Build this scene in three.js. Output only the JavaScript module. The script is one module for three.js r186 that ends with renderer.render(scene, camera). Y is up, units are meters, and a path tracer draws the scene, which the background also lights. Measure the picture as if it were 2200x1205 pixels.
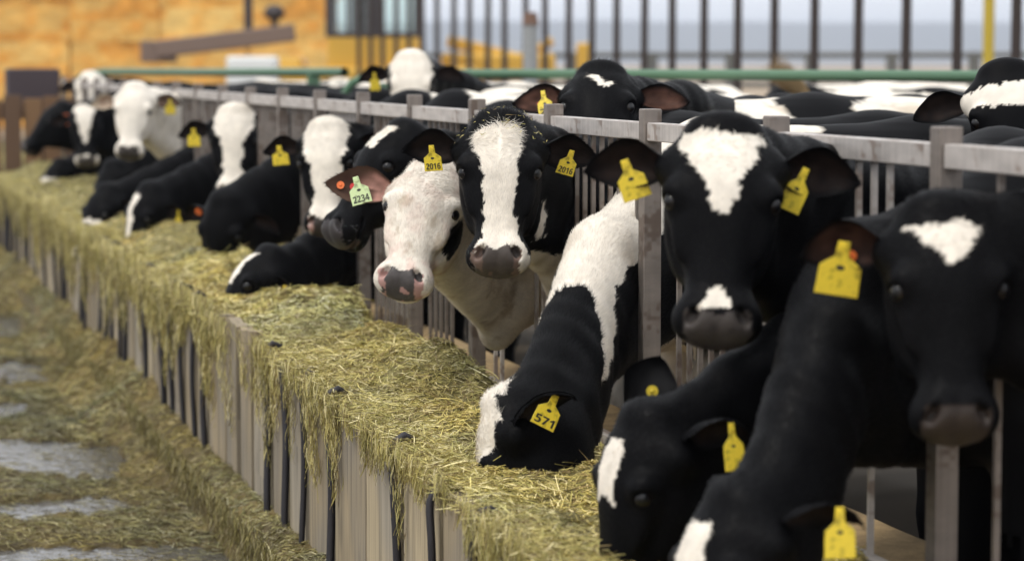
import * as THREE from 'three';
import { mergeGeometries, mergeVertices } from 'three/addons/utils/BufferGeometryUtils.js';
import { RoundedBoxGeometry } from 'three/addons/geometries/RoundedBoxGeometry.js';
import { TextGeometry } from 'three/addons/geometries/TextGeometry.js';
import { FontLoader } from 'three/addons/loaders/FontLoader.js';

// ---------- camera, sky, sun, exposure ----------
const scene = new THREE.Scene();
const camera = new THREE.PerspectiveCamera(12.067, 1024 / 560, 0.1, 12000);
camera.position.set(0, 1.7, 0);
camera.rotation.order = 'YXZ';
camera.rotation.set(THREE.MathUtils.degToRad(-4.6888), THREE.MathUtils.degToRad(-14.6964), 0);
camera.focus = 7.35;
camera.userData.fStop = 3.0;

function overcastSky() {
  const w = 256, h = 128, d = new Float32Array(w * h * 4);
  for (let j = 0; j < h; j++) for (let i = 0; i < w; i++) {
    const el = (j + 0.5) / h * Math.PI - Math.PI / 2, az = i / w * Math.PI * 2;
    const s = Math.max(0, Math.sin(el));
    const cloud = 1 + 0.07 * Math.sin(az * 3 + 5 * s) * Math.sin(el * 9 + Math.cos(az * 2)) + 0.05 * Math.sin(az * 5 + el * 14);
    const L = (1.06 + 0.20 * s) * (el > 0 ? cloud : 1);
    const o = (j * w + i) * 4;
    d[o] = L * 0.97; d[o + 1] = L * 0.995; d[o + 2] = L * 1.04; d[o + 3] = 1;
  }
  const t = new THREE.DataTexture(d, w, h, THREE.RGBAFormat, THREE.FloatType);
  t.mapping = THREE.EquirectangularReflectionMapping; t.magFilter = THREE.LinearFilter; t.needsUpdate = true;
  return t;
}
const sky = overcastSky();
scene.background = sky; scene.environment = sky;
scene.environmentIntensity = 1;

const sun = new THREE.DirectionalLight(new THREE.Color(1, 0.95, 0.86), 1.5);
sun.position.set(-9, 21, -2); sun.target.position.set(3, 0, -9);
sun.shadow.radius = 22; sun.castShadow = true;
Object.assign(sun.shadow.camera, { left: -25, right: 25, top: 25, bottom: -25, near: 1, far: 70 });
sun.shadow.mapSize.set(2048, 2048);
scene.add(sun, sun.target);
scene.fog = new THREE.FogExp2(new THREE.Color(0.80, 0.87, 1.0), 0.00030);

const renderer = new THREE.WebGLRenderer({ antialias: true });
renderer.toneMapping = THREE.LinearToneMapping;
renderer.toneMappingExposure = 1.14;
renderer.shadowMap.enabled = true;

// ---------- helpers ----------
const V = (x, y, z) => new THREE.Vector3(x, y, z);
const rad = THREE.MathUtils.degToRad;
function makeRandom(seed) { let a = seed >>> 0; return () => { a = (a + 0x6D2B79F5) >>> 0; let t = a; t = Math.imul(t ^ (t >>> 15), t | 1); t ^= t + Math.imul(t ^ (t >>> 7), t | 61); return ((t ^ (t >>> 14)) >>> 0) / 4294967296; }; }
const rnd = makeRandom(2016);
const lerp = (a, b, t) => a + (b - a) * t;
const clamp = (x, a = 0, b = 1) => x < a ? a : x > b ? b : x;
const smooth = (a, b, x) => { const t = clamp((x - a) / (b - a)); return t * t * (3 - 2 * t); };
function hash3(x, y, z) { let h = Math.imul(x, 374761393) + Math.imul(y, 668265263) + Math.imul(z, 1274126177); h = Math.imul(h ^ (h >>> 13), 1274126177); return ((h ^ (h >>> 16)) >>> 0) / 4294967296; }
function noise(x, y, z) {
  const i = Math.floor(x), j = Math.floor(y), k = Math.floor(z);
  let u = x - i, v = y - j, w = z - k; u = u * u * (3 - 2 * u); v = v * v * (3 - 2 * v); w = w * w * (3 - 2 * w);
  const a = lerp(lerp(hash3(i, j, k), hash3(i + 1, j, k), u), lerp(hash3(i, j + 1, k), hash3(i + 1, j + 1, k), u), v);
  const b = lerp(lerp(hash3(i, j, k + 1), hash3(i + 1, j, k + 1), u), lerp(hash3(i, j + 1, k + 1), hash3(i + 1, j + 1, k + 1), u), v);
  return lerp(a, b, w) * 2 - 1;
}
const fbm = (x, y, z) => 0.55 * noise(x, y, z) + 0.3 * noise(x * 2.1 + 7, y * 2.1, z * 2.1) + 0.15 * noise(x * 4.3, y * 4.3 + 3, z * 4.3);
function curve(table, t) {
  if (t <= table[0][0]) return table[0].slice(1);
  for (let i = 1; i < table.length; i++) if (t <= table[i][0]) {
    const a = table[i - 1], b = table[i], k = (t - a[0]) / (b[0] - a[0]), s = k * k * (3 - 2 * k);
    return a.slice(1).map((v, n) => lerp(v, b[n + 1], s));
  }
  return table[table.length - 1].slice(1);
}
const taken = {};
function numbered(n) { taken[n] = (taken[n] ?? -1) + 1; return taken[n] ? n + '_' + String(taken[n]).padStart(3, '0') : n; }
function shade(o) { o.castShadow = true; o.receiveShadow = true; return o; }
function tag(o, label, category, group, kind) { if (label) o.userData.label = label; if (category) o.userData.category = category; if (group) o.userData.group = group; if (kind) o.userData.kind = kind; return o; }
function thing(name, label, category, [x, y, z] = [0, 0, 0], group) {
  const o = new THREE.Group(); o.name = numbered(name); o.position.set(x, y, z); scene.add(o); return tag(o, label, category, group);
}
function part(name, geometry, material, parent) { const m = shade(new THREE.Mesh(geometry, material)); m.name = name; parent.add(m); return m; }
function single(name, geometry, material, label, category, group) { const m = shade(new THREE.Mesh(geometry, material)); m.name = numbered(name); scene.add(m); return tag(m, label, category, group); }
function structure(name, geometry, material) { const m = shade(new THREE.Mesh(geometry, material)); m.name = name; m.userData.kind = 'structure'; scene.add(m); return m; }
const std = (r, g, b, roughness = 0.8, extra = {}) => new THREE.MeshStandardMaterial({ color: new THREE.Color().setRGB(r, g, b), roughness, ...extra });
function box(w, h, d, x, y, z, r = 0) { const g = r ? new RoundedBoxGeometry(w, h, d, 2, r) : new THREE.BoxGeometry(w, h, d); g.translate(x, y, z); return g; }
function bar(a, b, r0, r1 = r0, n = 10) {
  const d = b.clone().sub(a), g = new THREE.CylinderGeometry(r1, r0, d.length(), n, 1);
  g.applyQuaternion(new THREE.Quaternion().setFromUnitVectors(V(0, 1, 0), d.clone().normalize())); g.translate((a.x + b.x) / 2, (a.y + b.y) / 2, (a.z + b.z) / 2); return g;
}
function noiseTexture(w, h, f, srgb = true) {
  const d = new Uint8Array(w * h * 4);
  for (let j = 0; j < h; j++) for (let i = 0; i < w; i++) { const c = f(i / w, j / h, i, j), o = (j * w + i) * 4; for (let k = 0; k < 3; k++) d[o + k] = clamp(Array.isArray(c) ? c[k] : c) * 255; d[o + 3] = 255; }
  const t = new THREE.DataTexture(d, w, h); t.wrapS = t.wrapT = THREE.RepeatWrapping; t.magFilter = THREE.LinearFilter; t.minFilter = THREE.LinearMipmapLinearFilter; t.generateMipmaps = true;
  if (srgb) t.colorSpace = THREE.SRGBColorSpace; t.needsUpdate = true; return t;
}
function paint(g, f) {   // vertex colours from position
  const p = g.attributes.position, c = new Float32Array(p.count * 3);
  for (let i = 0; i < p.count; i++) { const k = f(p.getX(i), p.getY(i), p.getZ(i), i); c[i * 3] = k[0]; c[i * 3 + 1] = k[1]; c[i * 3 + 2] = k[2]; }
  g.setAttribute('color', new THREE.BufferAttribute(c, 3)); return g;
}
function sheet(x0, x1, z0, z1, nx, nz, f) {   // height field y = f(x, z)
  const g = new THREE.PlaneGeometry(1, 1, nx, nz), p = g.attributes.position, u = g.attributes.uv;
  for (let i = 0; i < p.count; i++) { const x = lerp(x0, x1, p.getX(i) + 0.5), z = lerp(z1, z0, p.getY(i) + 0.5); p.setXYZ(i, x, f(x, z), z); u.setXY(i, x, z); }
  g.computeVertexNormals(); return g;
}
// ---------- the setting: ground, far plain, hills ----------
const plankTop = (z) => curve([[4, 0.615], [5.6, 0.64], [6.8, 0.672], [9, 0.715], [14, 0.725], [40, 0.73]], -z)[0];
const FENCE_X = 2.22, PLANK_X = 1.5, postZ = (n) => -(4.985 + 0.99 * n);
const farNoise = noiseTexture(512, 512, (u, v) => { const n = 0.5 + 0.5 * fbm(u * 12, v * 12, 3); return [0.52 + 0.16 * n, 0.46 + 0.14 * n, 0.38 + 0.12 * n]; });
farNoise.repeat.set(1 / 60, 1 / 60);
const plainMat = new THREE.MeshStandardMaterial({ map: farNoise, roughness: 1 });
structure('ground', sheet(-3000, 4500, -5000, 60, 40, 40, (x, z) => -0.09), plainMat);
{ // distant range
  const g = sheet(-2500, 4500, -5200, -3300, 160, 30, (x, z) => {
    const d = (-3300 - z) / 1900, ridge = 66 + 10 * fbm(x / 900, 2, z / 2000) + 7 * fbm(x / 260, 5, z / 500) + x * 0.0012;
    return -1 + ridge * smooth(0, 0.45, d) * (1 - 0.25 * smooth(0.6, 1, d)) + 2.5 * fbm(x / 90, 1, z / 120) * smooth(0, 0.3, d);
  });
  paint(g, (x, y, z) => { const n = 0.5 + 0.5 * fbm(x / 120, y / 30, z / 160); return [0.10 + 0.06 * n, 0.10 + 0.05 * n, 0.09 + 0.03 * n]; });
  structure('hills', g, new THREE.MeshStandardMaterial({ vertexColors: true, roughness: 1 }));
}
// yard where the cattle stand: trodden manure and mud
{
  const g = sheet(2.2, 20, -60, 0, 90, 300, (x, z) => 0.03 + 0.02 * fbm(x * 1.2, 4, z * 1.2));
  paint(g, (x, y, z) => { const n = 0.5 + 0.5 * fbm(x * 2, 1, z * 2); return [0.07 + 0.05 * n, 0.055 + 0.035 * n, 0.035 + 0.025 * n]; });
  structure('yard', g, new THREE.MeshStandardMaterial({ vertexColors: true, roughness: 0.85 }));
}
// alley: wet concrete with shallow hollows that hold water
const hollows = [[0.98, -11.5, 0.32, 0.5], [1.22, -11.55, 0.14, 0.3], [0.70, -11.7, 0.3, 0.5], [0.80, -10.22, 0.34, 0.2], [1.04, -10.16, 0.14, 0.12], [0.68, -9.22, 0.26, 0.17], [0.98, -9.2, 0.26, 0.14], [1.24, -9.06, 0.14, 0.12], [0.62, -8.85, 0.26, 0.16], [1.06, -8.80, 0.26, 0.13], [1.06, -14.74, 0.18, 0.6], [0.85, -14.8, 0.2, 0.6], [1.16, -17.5, 0.16, 0.7], [0.85, -13.2, 0.16, 0.25]];
function hollow(x, z) { let s = 0; for (const [a, b, rx, rz] of hollows) { const q = ((x - a) / rx) ** 2 + ((z - b) / rz) ** 2; s = Math.max(s, Math.exp(-q * 0.9)); } return s; }
function concreteGrain(u, v) { const n = 0.5 + 0.5 * fbm(u * 30, v * 30, 1), m = 0.5 + 0.5 * fbm(u * 7, v * 7, 5); return [0.26 + 0.1 * n + 0.08 * m, 0.235 + 0.1 * n + 0.07 * m, 0.20 + 0.09 * n + 0.05 * m]; }
const concreteTex = noiseTexture(512, 512, concreteGrain);
const concreteMat = new THREE.MeshStandardMaterial({ map: concreteTex, roughness: 0.6 });
structure('alley', sheet(-6, PLANK_X - 0.13, -60, -2, 8, 60, () => -0.028), concreteMat);
const rippleTex = noiseTexture(512, 512, (u, v) => 0.5 + 0.3 * fbm(u * 24, v * 24, 2) + 0.2 * fbm(u * 70, v * 70, 5), false);
structure('puddle_water', sheet(0.0, PLANK_X - 0.14, -30, -7, 40, 400, (x, z) => -0.010 + 0.0006 * fbm(x * 18, 2, z * 12)), new THREE.MeshPhysicalMaterial({ color: new THREE.Color().setRGB(0.09, 0.085, 0.08), roughness: 0.13, specularIntensity: 1, ior: 1.5, bumpMap: rippleTex, bumpScale: 0.005 }));
// footing under the planks and the raised floor of the bunk
structure('bunk_footing', box(0.17, 0.20, 42, PLANK_X - 0.055, 0.02, -23), std(0.055, 0.043, 0.034, 0.8));
const crumbTex = noiseTexture(512, 512, (u, v, i, j) => { const n = 0.5 + 0.5 * fbm(u * 40, v * 40, 1), m = 0.5 + 0.5 * noise(i * 0.9, j * 0.9, 2), q = 0.5 + 0.5 * fbm(u * 8, v * 8, 3); const k = 0.42 + 0.16 * n + 0.14 * m + 0.14 * q; return [k * 0.98, k * 0.83, k * 0.60]; });
const bunkFloorMat = new THREE.MeshStandardMaterial({ map: crumbTex, roughness: 0.95 });
structure('bunk_floor', sheet(PLANK_X + 0.03, FENCE_X + 0.30, -46, -3, 20, 400, (x, z) => 0.575 + 0.006 * fbm(x * 6, 2, z * 6)), bunkFloorMat);
structure('bunk_kerb', box(0.30, 0.56, 43, FENCE_X + 0.15, 0.29, -24.5), concreteMat);

// ---------- steel feed fence ----------
const steel = (() => {
  const rough = noiseTexture(256, 256, (u, v) => 0.42 + 0.25 * (0.5 + 0.5 * fbm(u * 14, v * 40, 2)), false);
  const col = noiseTexture(512, 512, (u, v) => { const n = fbm(u * 10, v * 30, 4), r = smooth(0.05, 0.55, fbm(u * 6, v * 9, 8) + 0.3 * noise(u * 60, v * 60, 1)), st = 0.5 + 0.5 * noise(u * 90, v * 5, 6); const b = 0.70 + 0.08 * n + 0.06 * st; return [lerp(b, 0.44, r * 0.5), lerp(b * 0.97, 0.36, r * 0.5), lerp(b * 0.95, 0.31, r * 0.5)]; });
  return new THREE.MeshStandardMaterial({ map: col, roughnessMap: rough, roughness: 1, metalness: 0.35, color: new THREE.Color().setRGB(1.0, 0.985, 0.965) });
})();
const steelDark = steel.clone(); steelDark.color = new THREE.Color().setRGB(0.43, 0.395, 0.365);
function stretchUv(g, s) { const p = g.attributes.position, n = g.attributes.normal, u = g.attributes.uv; for (let i = 0; i < p.count; i++) { const a = Math.abs(n.getY(i)) > 0.7 ? [p.getX(i), p.getZ(i)] : [p.getX(i) + p.getZ(i), p.getY(i)]; u.setXY(i, a[0] * s, a[1] * s); } return g; }
const skins = [];   // cattle fields, so that bars stand clear of the necks
const clearOf = (pts, gap) => skins.every((s) => pts.every((p) => s.field(p.x - s.at.x, p.y - s.at.y, p.z - s.at.z) > gap));
function buildFence() {
  const fence = thing('feed_fence', 'long grey steel feed fence of posts, rails and upright bars in front of the cows', 'fence', [FENCE_X, 0.575, -12]);
  const rel = (g) => { g.translate(-FENCE_X, -0.575, 12); return stretchUv(g, 1.3); };
  const N = 20;
  for (let n = -1; n <= N; n++) {
    const z = postZ(n), lean = (rnd() - 0.5) * 0.008;
    const g = new RoundedBoxGeometry(0.052, 1.03, 0.052, 1, 0.004); g.rotateX(lean); g.translate(FENCE_X, 1.06 + (rnd() - 0.5) * 0.008, z); part('post', rel(g), steelDark, fence);
    if (n === -1) continue;
    const near = postZ(n - 1);
    part('top_rail', rel(new RoundedBoxGeometry(0.040, 0.050, near - z - 0.054, 1, 0.003).translate(FENCE_X + 0.002, 1.512, (z + near) / 2)), steel, fence);
    part('bottom_rail', rel(new RoundedBoxGeometry(0.036, 0.040, near - z - 0.054, 1, 0.003).translate(FENCE_X + 0.002, 0.602, (z + near) / 2)), steel, fence);
    if (n > 15) continue;
    for (let k = 0; k < 8; k++) {
      const bz = z + 0.255 + k * 0.088;
      const pts = []; for (let q = 0; q <= 16; q++) pts.push(V(FENCE_X, 0.62 + q * 0.054, bz));
      // where a neck leans on a bar only the length above it is seen; a bar that a neck fills at the top is left out
      let from = 0; for (let q = 16; q >= 0; q--) if (!clearOf([pts[q]], -0.01)) { from = q + 1; break; }
      if (from > 13) continue;
      const y0 = from ? 0.62 + from * 0.054 - 0.03 : 0.621;
      part('bar', rel(new THREE.BoxGeometry(0.0125, 1.489 - y0, 0.0125).translate(FENCE_X + 0.002, (1.489 + y0) / 2, bz)), n % 3 === 1 ? steel : steelDark, fence);
    }
  }
}
// ---------- plank wall of the bunk with bent iron rods ----------
const woodTex = noiseTexture(512, 1024, (u, v) => { const g = fbm(u * 34, v * 2.2, 1), f = noise(u * 150, v * 5, 3), b = fbm(u * 3, v * 2, 7), kx = Math.abs(noise(u * 5, v * 3, 11)); const k = 0.66 + 0.13 * g + 0.08 * f + 0.13 * b - 0.30 * smooth(0.30, 0.8, f * 0.5 + g) - 0.16 * smooth(0.8, 0.95, kx); const m = smooth(-0.1, 0.4, b); return [k * (1 + 0.03 * m), k * (0.965), k * (0.90 - 0.07 * m)]; });
const woods = [0, 1, 2, 3].map((i) => { const t = woodTex.clone(); t.offset.set(i * 0.27, i * 0.31); t.needsUpdate = true; return new THREE.MeshStandardMaterial({ map: t, roughness: 0.9, color: new THREE.Color().setRGB(0.74 - 0.16 * (i % 2), 0.69 - 0.16 * (i % 2), 0.61 - 0.15 * (i % 2)), bumpMap: t, bumpScale: 0.004 }); });
const ironMat = std(0.035, 0.032, 0.036, 0.55, { metalness: 0.4 });
{
  const wall = thing('plank_bunk_wall', 'weathered grey plank wall of the feed bunk with bent iron rods, hay hanging over it', 'wall', [PLANK_X, 0.13, -14]);
  let z = -4.4; const r = makeRandom(77);
  const rel = (g) => g.translate(-PLANK_X, -0.13, 14);
  while (z > -34) {
    const w = z < -10.5 ? 0.17 + 0.2 * r() : 0.24 + 0.24 * r() + (r() < 0.15 ? 0.16 : 0), far = z < -22 ? 2 : 1;
    const h = plankTop(z) - 0.01 + (r() - 0.5) * 0.05, th = 0.045;
    const gap = 0.03 + 0.05 * r(); const g = new THREE.BoxGeometry(th, h - 0.10, w - gap, 1, 6, 8), p = g.attributes.position, cup = (r() - 0.4) * 0.02, tw = (r() - 0.5) * 0.05;
    for (let i = 0; i < p.count; i++) { const y = p.getY(i), q = p.getZ(i) / w; p.setX(i, p.getX(i) + cup * (q * q * 4 - 0.4) + tw * q * 0.4); if (y > 0.2) p.setY(i, y + 0.012 * noise(q * 4 + z * 9, 2, 1) - 0.02 * q * q * 4 * r() * 0.3); }
    g.computeVertexNormals();
    const uv = g.attributes.uv, nn = g.attributes.normal; const uo = r(); for (let i = 0; i < p.count; i++) uv.setXY(i, (Math.abs(nn.getX(i)) > 0.5 ? p.getZ(i) : p.getX(i)) * 1.1 + uo, p.getY(i) * 0.8 + uo * 3);
    g.rotateX((r() - 0.5) * 0.06); g.translate(PLANK_X, (h + 0.12) / 2, z - w / 2); part('plank', rel(g), woods[Math.floor(r() * 4)], wall);
    // rod
    const zr = z - w - 0.004, top = plankTop(z) + 0.03 * r() + (r() < 0.25 ? 0.025 : 0), pts = [], bendR = 0.024 + 0.009 * r(), lean = (r() - 0.5) * 0.09;
    for (let q = 0; q <= 5; q++) pts.push(V(PLANK_X - 0.036 + 0.006 * Math.sin(q + z), lerp(0.11, top - bendR, q / 5), zr + (r() - 0.5) * 0.012 + (q / 5 - 0.5) * lean));
    const zt = pts[5].z; for (let q = 1; q <= 7; q++) { const a = Math.PI - q / 7 * 3.5; pts.push(V(PLANK_X - 0.036 + bendR + bendR * Math.cos(a), top - bendR + bendR * Math.sin(a), zt - 0.0022 * q)); }
    if (r() < 0.78) part('rod', rel(new THREE.TubeGeometry(new THREE.CatmullRomCurve3(pts), 26, 0.009 + 0.004 * r(), 8)), ironMat, wall);
    z -= w + 0.012;
  }
}
// ---------- hay strands, used by the cows too ----------
function strandGeometry(seed) { // bent ribbon along x, unit length, unit width
  const r = makeRandom(seed), n = 5, pos = [], idx = [], b1 = (r() - 0.5) * 0.5, b2 = (r() - 0.5) * 0.5, b3 = (r() - 0.5) * 0.3;
  for (let i = 0; i <= n; i++) { const t = i / n, y = b1 * (t * t - t) * 1.3 + b3 * Math.sin(t * 6) * 0.15, z = b2 * (t * t - t), w = 0.5 * (0.55 + 0.45 * Math.sin(Math.PI * (0.12 + 0.8 * t))), a = b1 * 3 + t * 2.2 * r(); for (const s of [-1, 1]) pos.push(t - 0.5, y, z); const m = pos.length - 6; pos[m + 1] += 0; idx.length; pos[m + 2] -= 0; pos.w ??= []; pos.w.push([w, a]); }
  const ribbon = []; for (let i = 0; i <= n; i++) { const [w, a] = pos.w[i]; for (const s of [0, 1]) { const k = (i * 2 + s) * 3, sg = s ? 1 : -1; ribbon.push(pos[k], pos[k + 1], pos[k + 2], sg * w * Math.cos(a), sg * w * Math.sin(a)); } }
  return { ribbon, n };
}
const variants = Array.from({ length: 24 }, (_, i) => strandGeometry(100 + i));
// strands are joined into one mesh: cheap ribbons placed by a frame
class Strands {
  constructor(seed) { this.r = makeRandom(seed); this.P = []; this.C = []; this.I = []; }
  add(p, dir, up, len, width, col) {
    const v = variants[Math.floor(this.r() * variants.length)], s = new THREE.Vector3().crossVectors(up, dir).normalize(), u = new THREE.Vector3().crossVectors(dir, s), b = this.P.length / 3, n = v.n;
    for (let i = 0; i <= n * 2 + 1; i++) { const k = i * 5, a = v.ribbon[k] * len, y = v.ribbon[k + 1] * len + v.ribbon[k + 4] * width, z = v.ribbon[k + 2] * len + v.ribbon[k + 3] * width; this.P.push(p.x + dir.x * a + u.x * y + s.x * z, p.y + dir.y * a + u.y * y + s.y * z, p.z + dir.z * a + u.z * y + s.z * z); this.C.push(col[0], col[1], col[2]); }
    for (let i = 0; i < n; i++) { const q = b + i * 2; this.I.push(q, q + 1, q + 2, q + 1, q + 3, q + 2); }
  }
  geometry() { const g = new THREE.BufferGeometry(); g.setAttribute('position', new THREE.Float32BufferAttribute(this.P, 3)); g.setAttribute('color', new THREE.Float32BufferAttribute(this.C, 3)); g.setIndex(this.I); g.computeVertexNormals(); return g; }
}
const strandMat = new THREE.MeshStandardMaterial({ vertexColors: true, roughness: 0.75, side: THREE.DoubleSide });
function strawColor(r, wet = 1) { const q = r(), a = q < 0.16 ? [0.72, 0.63, 0.34] : q < 0.56 ? [0.52, 0.44, 0.155] : q < 0.83 ? [0.34, 0.305, 0.095] : [0.20, 0.145, 0.06], k = (0.75 + 0.5 * r()) * wet; return [a[0] * k, a[1] * k, a[2] * k]; }
// ---------- cattle: one continuous skin per animal, meshed from a smooth distance field ----------
const HEAD_L = 0.52;
const HEAD_SECTIONS = [ // t (poll 0, muzzle 1): half width, front of face, jaw side
  [-0.02, 0.062, -0.035, -0.120], [0.05, 0.086, -0.006, -0.165], [0.15, 0.098, 0.020, -0.195], [0.27, 0.104, 0.030, -0.212], [0.36, 0.104, 0.030, -0.222],
  [0.46, 0.093, 0.022, -0.222], [0.58, 0.075, 0.012, -0.190], [0.70, 0.064, 0.006, -0.150], [0.80, 0.062, 0.003, -0.128], [0.88, 0.070, 0.000, -0.125],
  [0.95, 0.070, -0.014, -0.122], [1.02, 0.056, -0.034, -0.108]];
const SECT = (() => { // straight runs between the sections, rounded by a moving mean, so that no section shows as a step
  const at = (t) => { const T = HEAD_SECTIONS; if (t <= T[0][0]) return T[0].slice(1); for (let i = 1; i < T.length; i++) if (t <= T[i][0]) { const k = (t - T[i - 1][0]) / (T[i][0] - T[i - 1][0]); return [1, 2, 3].map((n) => lerp(T[i - 1][n], T[i][n], k)); } return T[T.length - 1].slice(1); };
  const out = []; for (let i = 0; i <= 240; i++) { const m = [0, 0, 0]; for (let j = -9; j <= 9; j++) at(-0.1 + (i + j) * 0.005).forEach((v, n) => { m[n] += v / 19; }); out.push(m); } return out;
})();
function smin(a, b, k) { const h = Math.max(k - Math.abs(a - b), 0) / k; return Math.min(a, b) - h * h * k * 0.25; }
function smax(a, b, k) { return -smin(-a, -b, k); }
function ell(x, y, z, cx, cy, cz, rx, ry, rz) { const a = (x - cx) / rx, b = (y - cy) / ry, c = (z - cz) / rz, k0 = Math.sqrt(a * a + b * b + c * c); if (k0 < 1e-6) return -Math.min(rx, ry, rz); const p = a / rx, q = b / ry, s = c / rz; return k0 * (k0 - 1) / Math.sqrt(p * p + q * q + s * s); }
function cone(x, y, z, c) { // tapered capsule c = [ax,ay,az,ra, bx,by,bz,rb]
  const dx = c[4] - c[0], dy = c[5] - c[1], dz = c[6] - c[2], px = x - c[0], py = y - c[1], pz = z - c[2];
  const h = clamp((px * dx + py * dy + pz * dz) / (dx * dx + dy * dy + dz * dz));
  const ex = px - dx * h, ey = py - dy * h, ez = pz - dz * h;
  return Math.sqrt(ex * ex + ey * ey + ez * ez) - (c[3] + (c[7] - c[3]) * h);
}
function headField(x, y, z) {
  x = Math.abs(x);
  const t = -y / HEAD_L;
  if (t < -0.6 || t > 1.6 || x > 0.4 || z > 0.35 || z < -0.6) return Math.max(Math.abs(y + 0.26) - 0.3, x - 0.12, Math.abs(z + 0.09) - 0.16);
  const q0 = clamp((t + 0.1) * 200, 0, 239.99), qi = Math.floor(q0), qf = q0 - qi, s0 = SECT[qi], s1 = SECT[qi + 1], sw = s0[0] + (s1[0] - s0[0]) * qf, sf = s0[1] + (s1[1] - s0[1]) * qf, sj = s0[2] + (s1[2] - s0[2]) * qf;
  const zc = (sf + sj) / 2, hz = (sf - sj) / 2, dz = (z - zc) / hz;
  const w = sw * (1 - 0.34 * smooth(0.1, -1, dz)) * (1 - 0.10 * smooth(0.3, 1, dz));
  const ax = x / w, az = Math.abs(dz), q = Math.pow(Math.pow(ax, 2.7) + Math.pow(az, 2.7), 1 / 2.7);
  let d = (q - 1) * Math.min(w, hz) * 0.95;
  d = smax(d, Math.abs(y + 0.265) - 0.262, 0.07);
  d = smin(d, ell(x, y, z, 0, -0.005, -0.055, 0.066, 0.04, 0.055), 0.05);        // poll
  d = smin(d, ell(x, y, z, 0.088, -0.172, -0.022, 0.026, 0.036, 0.034), 0.028);  // brow and eyelid
  d = smin(d, ell(x, y, z, 0.055, -0.245, -0.135, 0.040, 0.105, 0.075), 0.05);  // cheek
  d = smin(d, ell(x, y, z, 0.030, -0.455, -0.040, 0.050, 0.050, 0.052), 0.035);  // upper lip
  d = smin(d, ell(x, y, z, 0, -0.452, -0.108, 0.046, 0.050, 0.034), 0.022);      // chin
  d = smin(d, ell(x, y, z, 0.094, -0.088, -0.095, 0.032, 0.036, 0.034), 0.05);   // ear root
  d = smax(d, -ell(x, y, z, 0.112, -0.33, -0.055, 0.040, 0.085, 0.022), 0.03);   // groove below the cheek ridge
  d = smin(d, ell(x, y, z, 0.070, -0.245, -0.035, 0.018, 0.075, 0.018), 0.03);    // cheek ridge
  d = smax(d, -ell(x, y, z, 0.108, -0.192, -0.014, 0.018, 0.014, 0.022), 0.012); // eye opening
  d = smax(d, -ell(x - 0.046 + (y + 0.46) * 0.35, y, z, 0, -0.463, 0.006, 0.0125, 0.021, 0.026), 0.010); // nostril
  const mouth = Math.max(Math.abs(z + 0.083 - x * x * 3 - (y + 0.45) * 0.25) - 0.004, -y - 1, y + 0.395, 0);
  if (mouth < 0.02) d = smax(d, -Math.max(mouth - 0.001, -(d + 0.012)), 0.008);
  return d;
}
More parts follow.
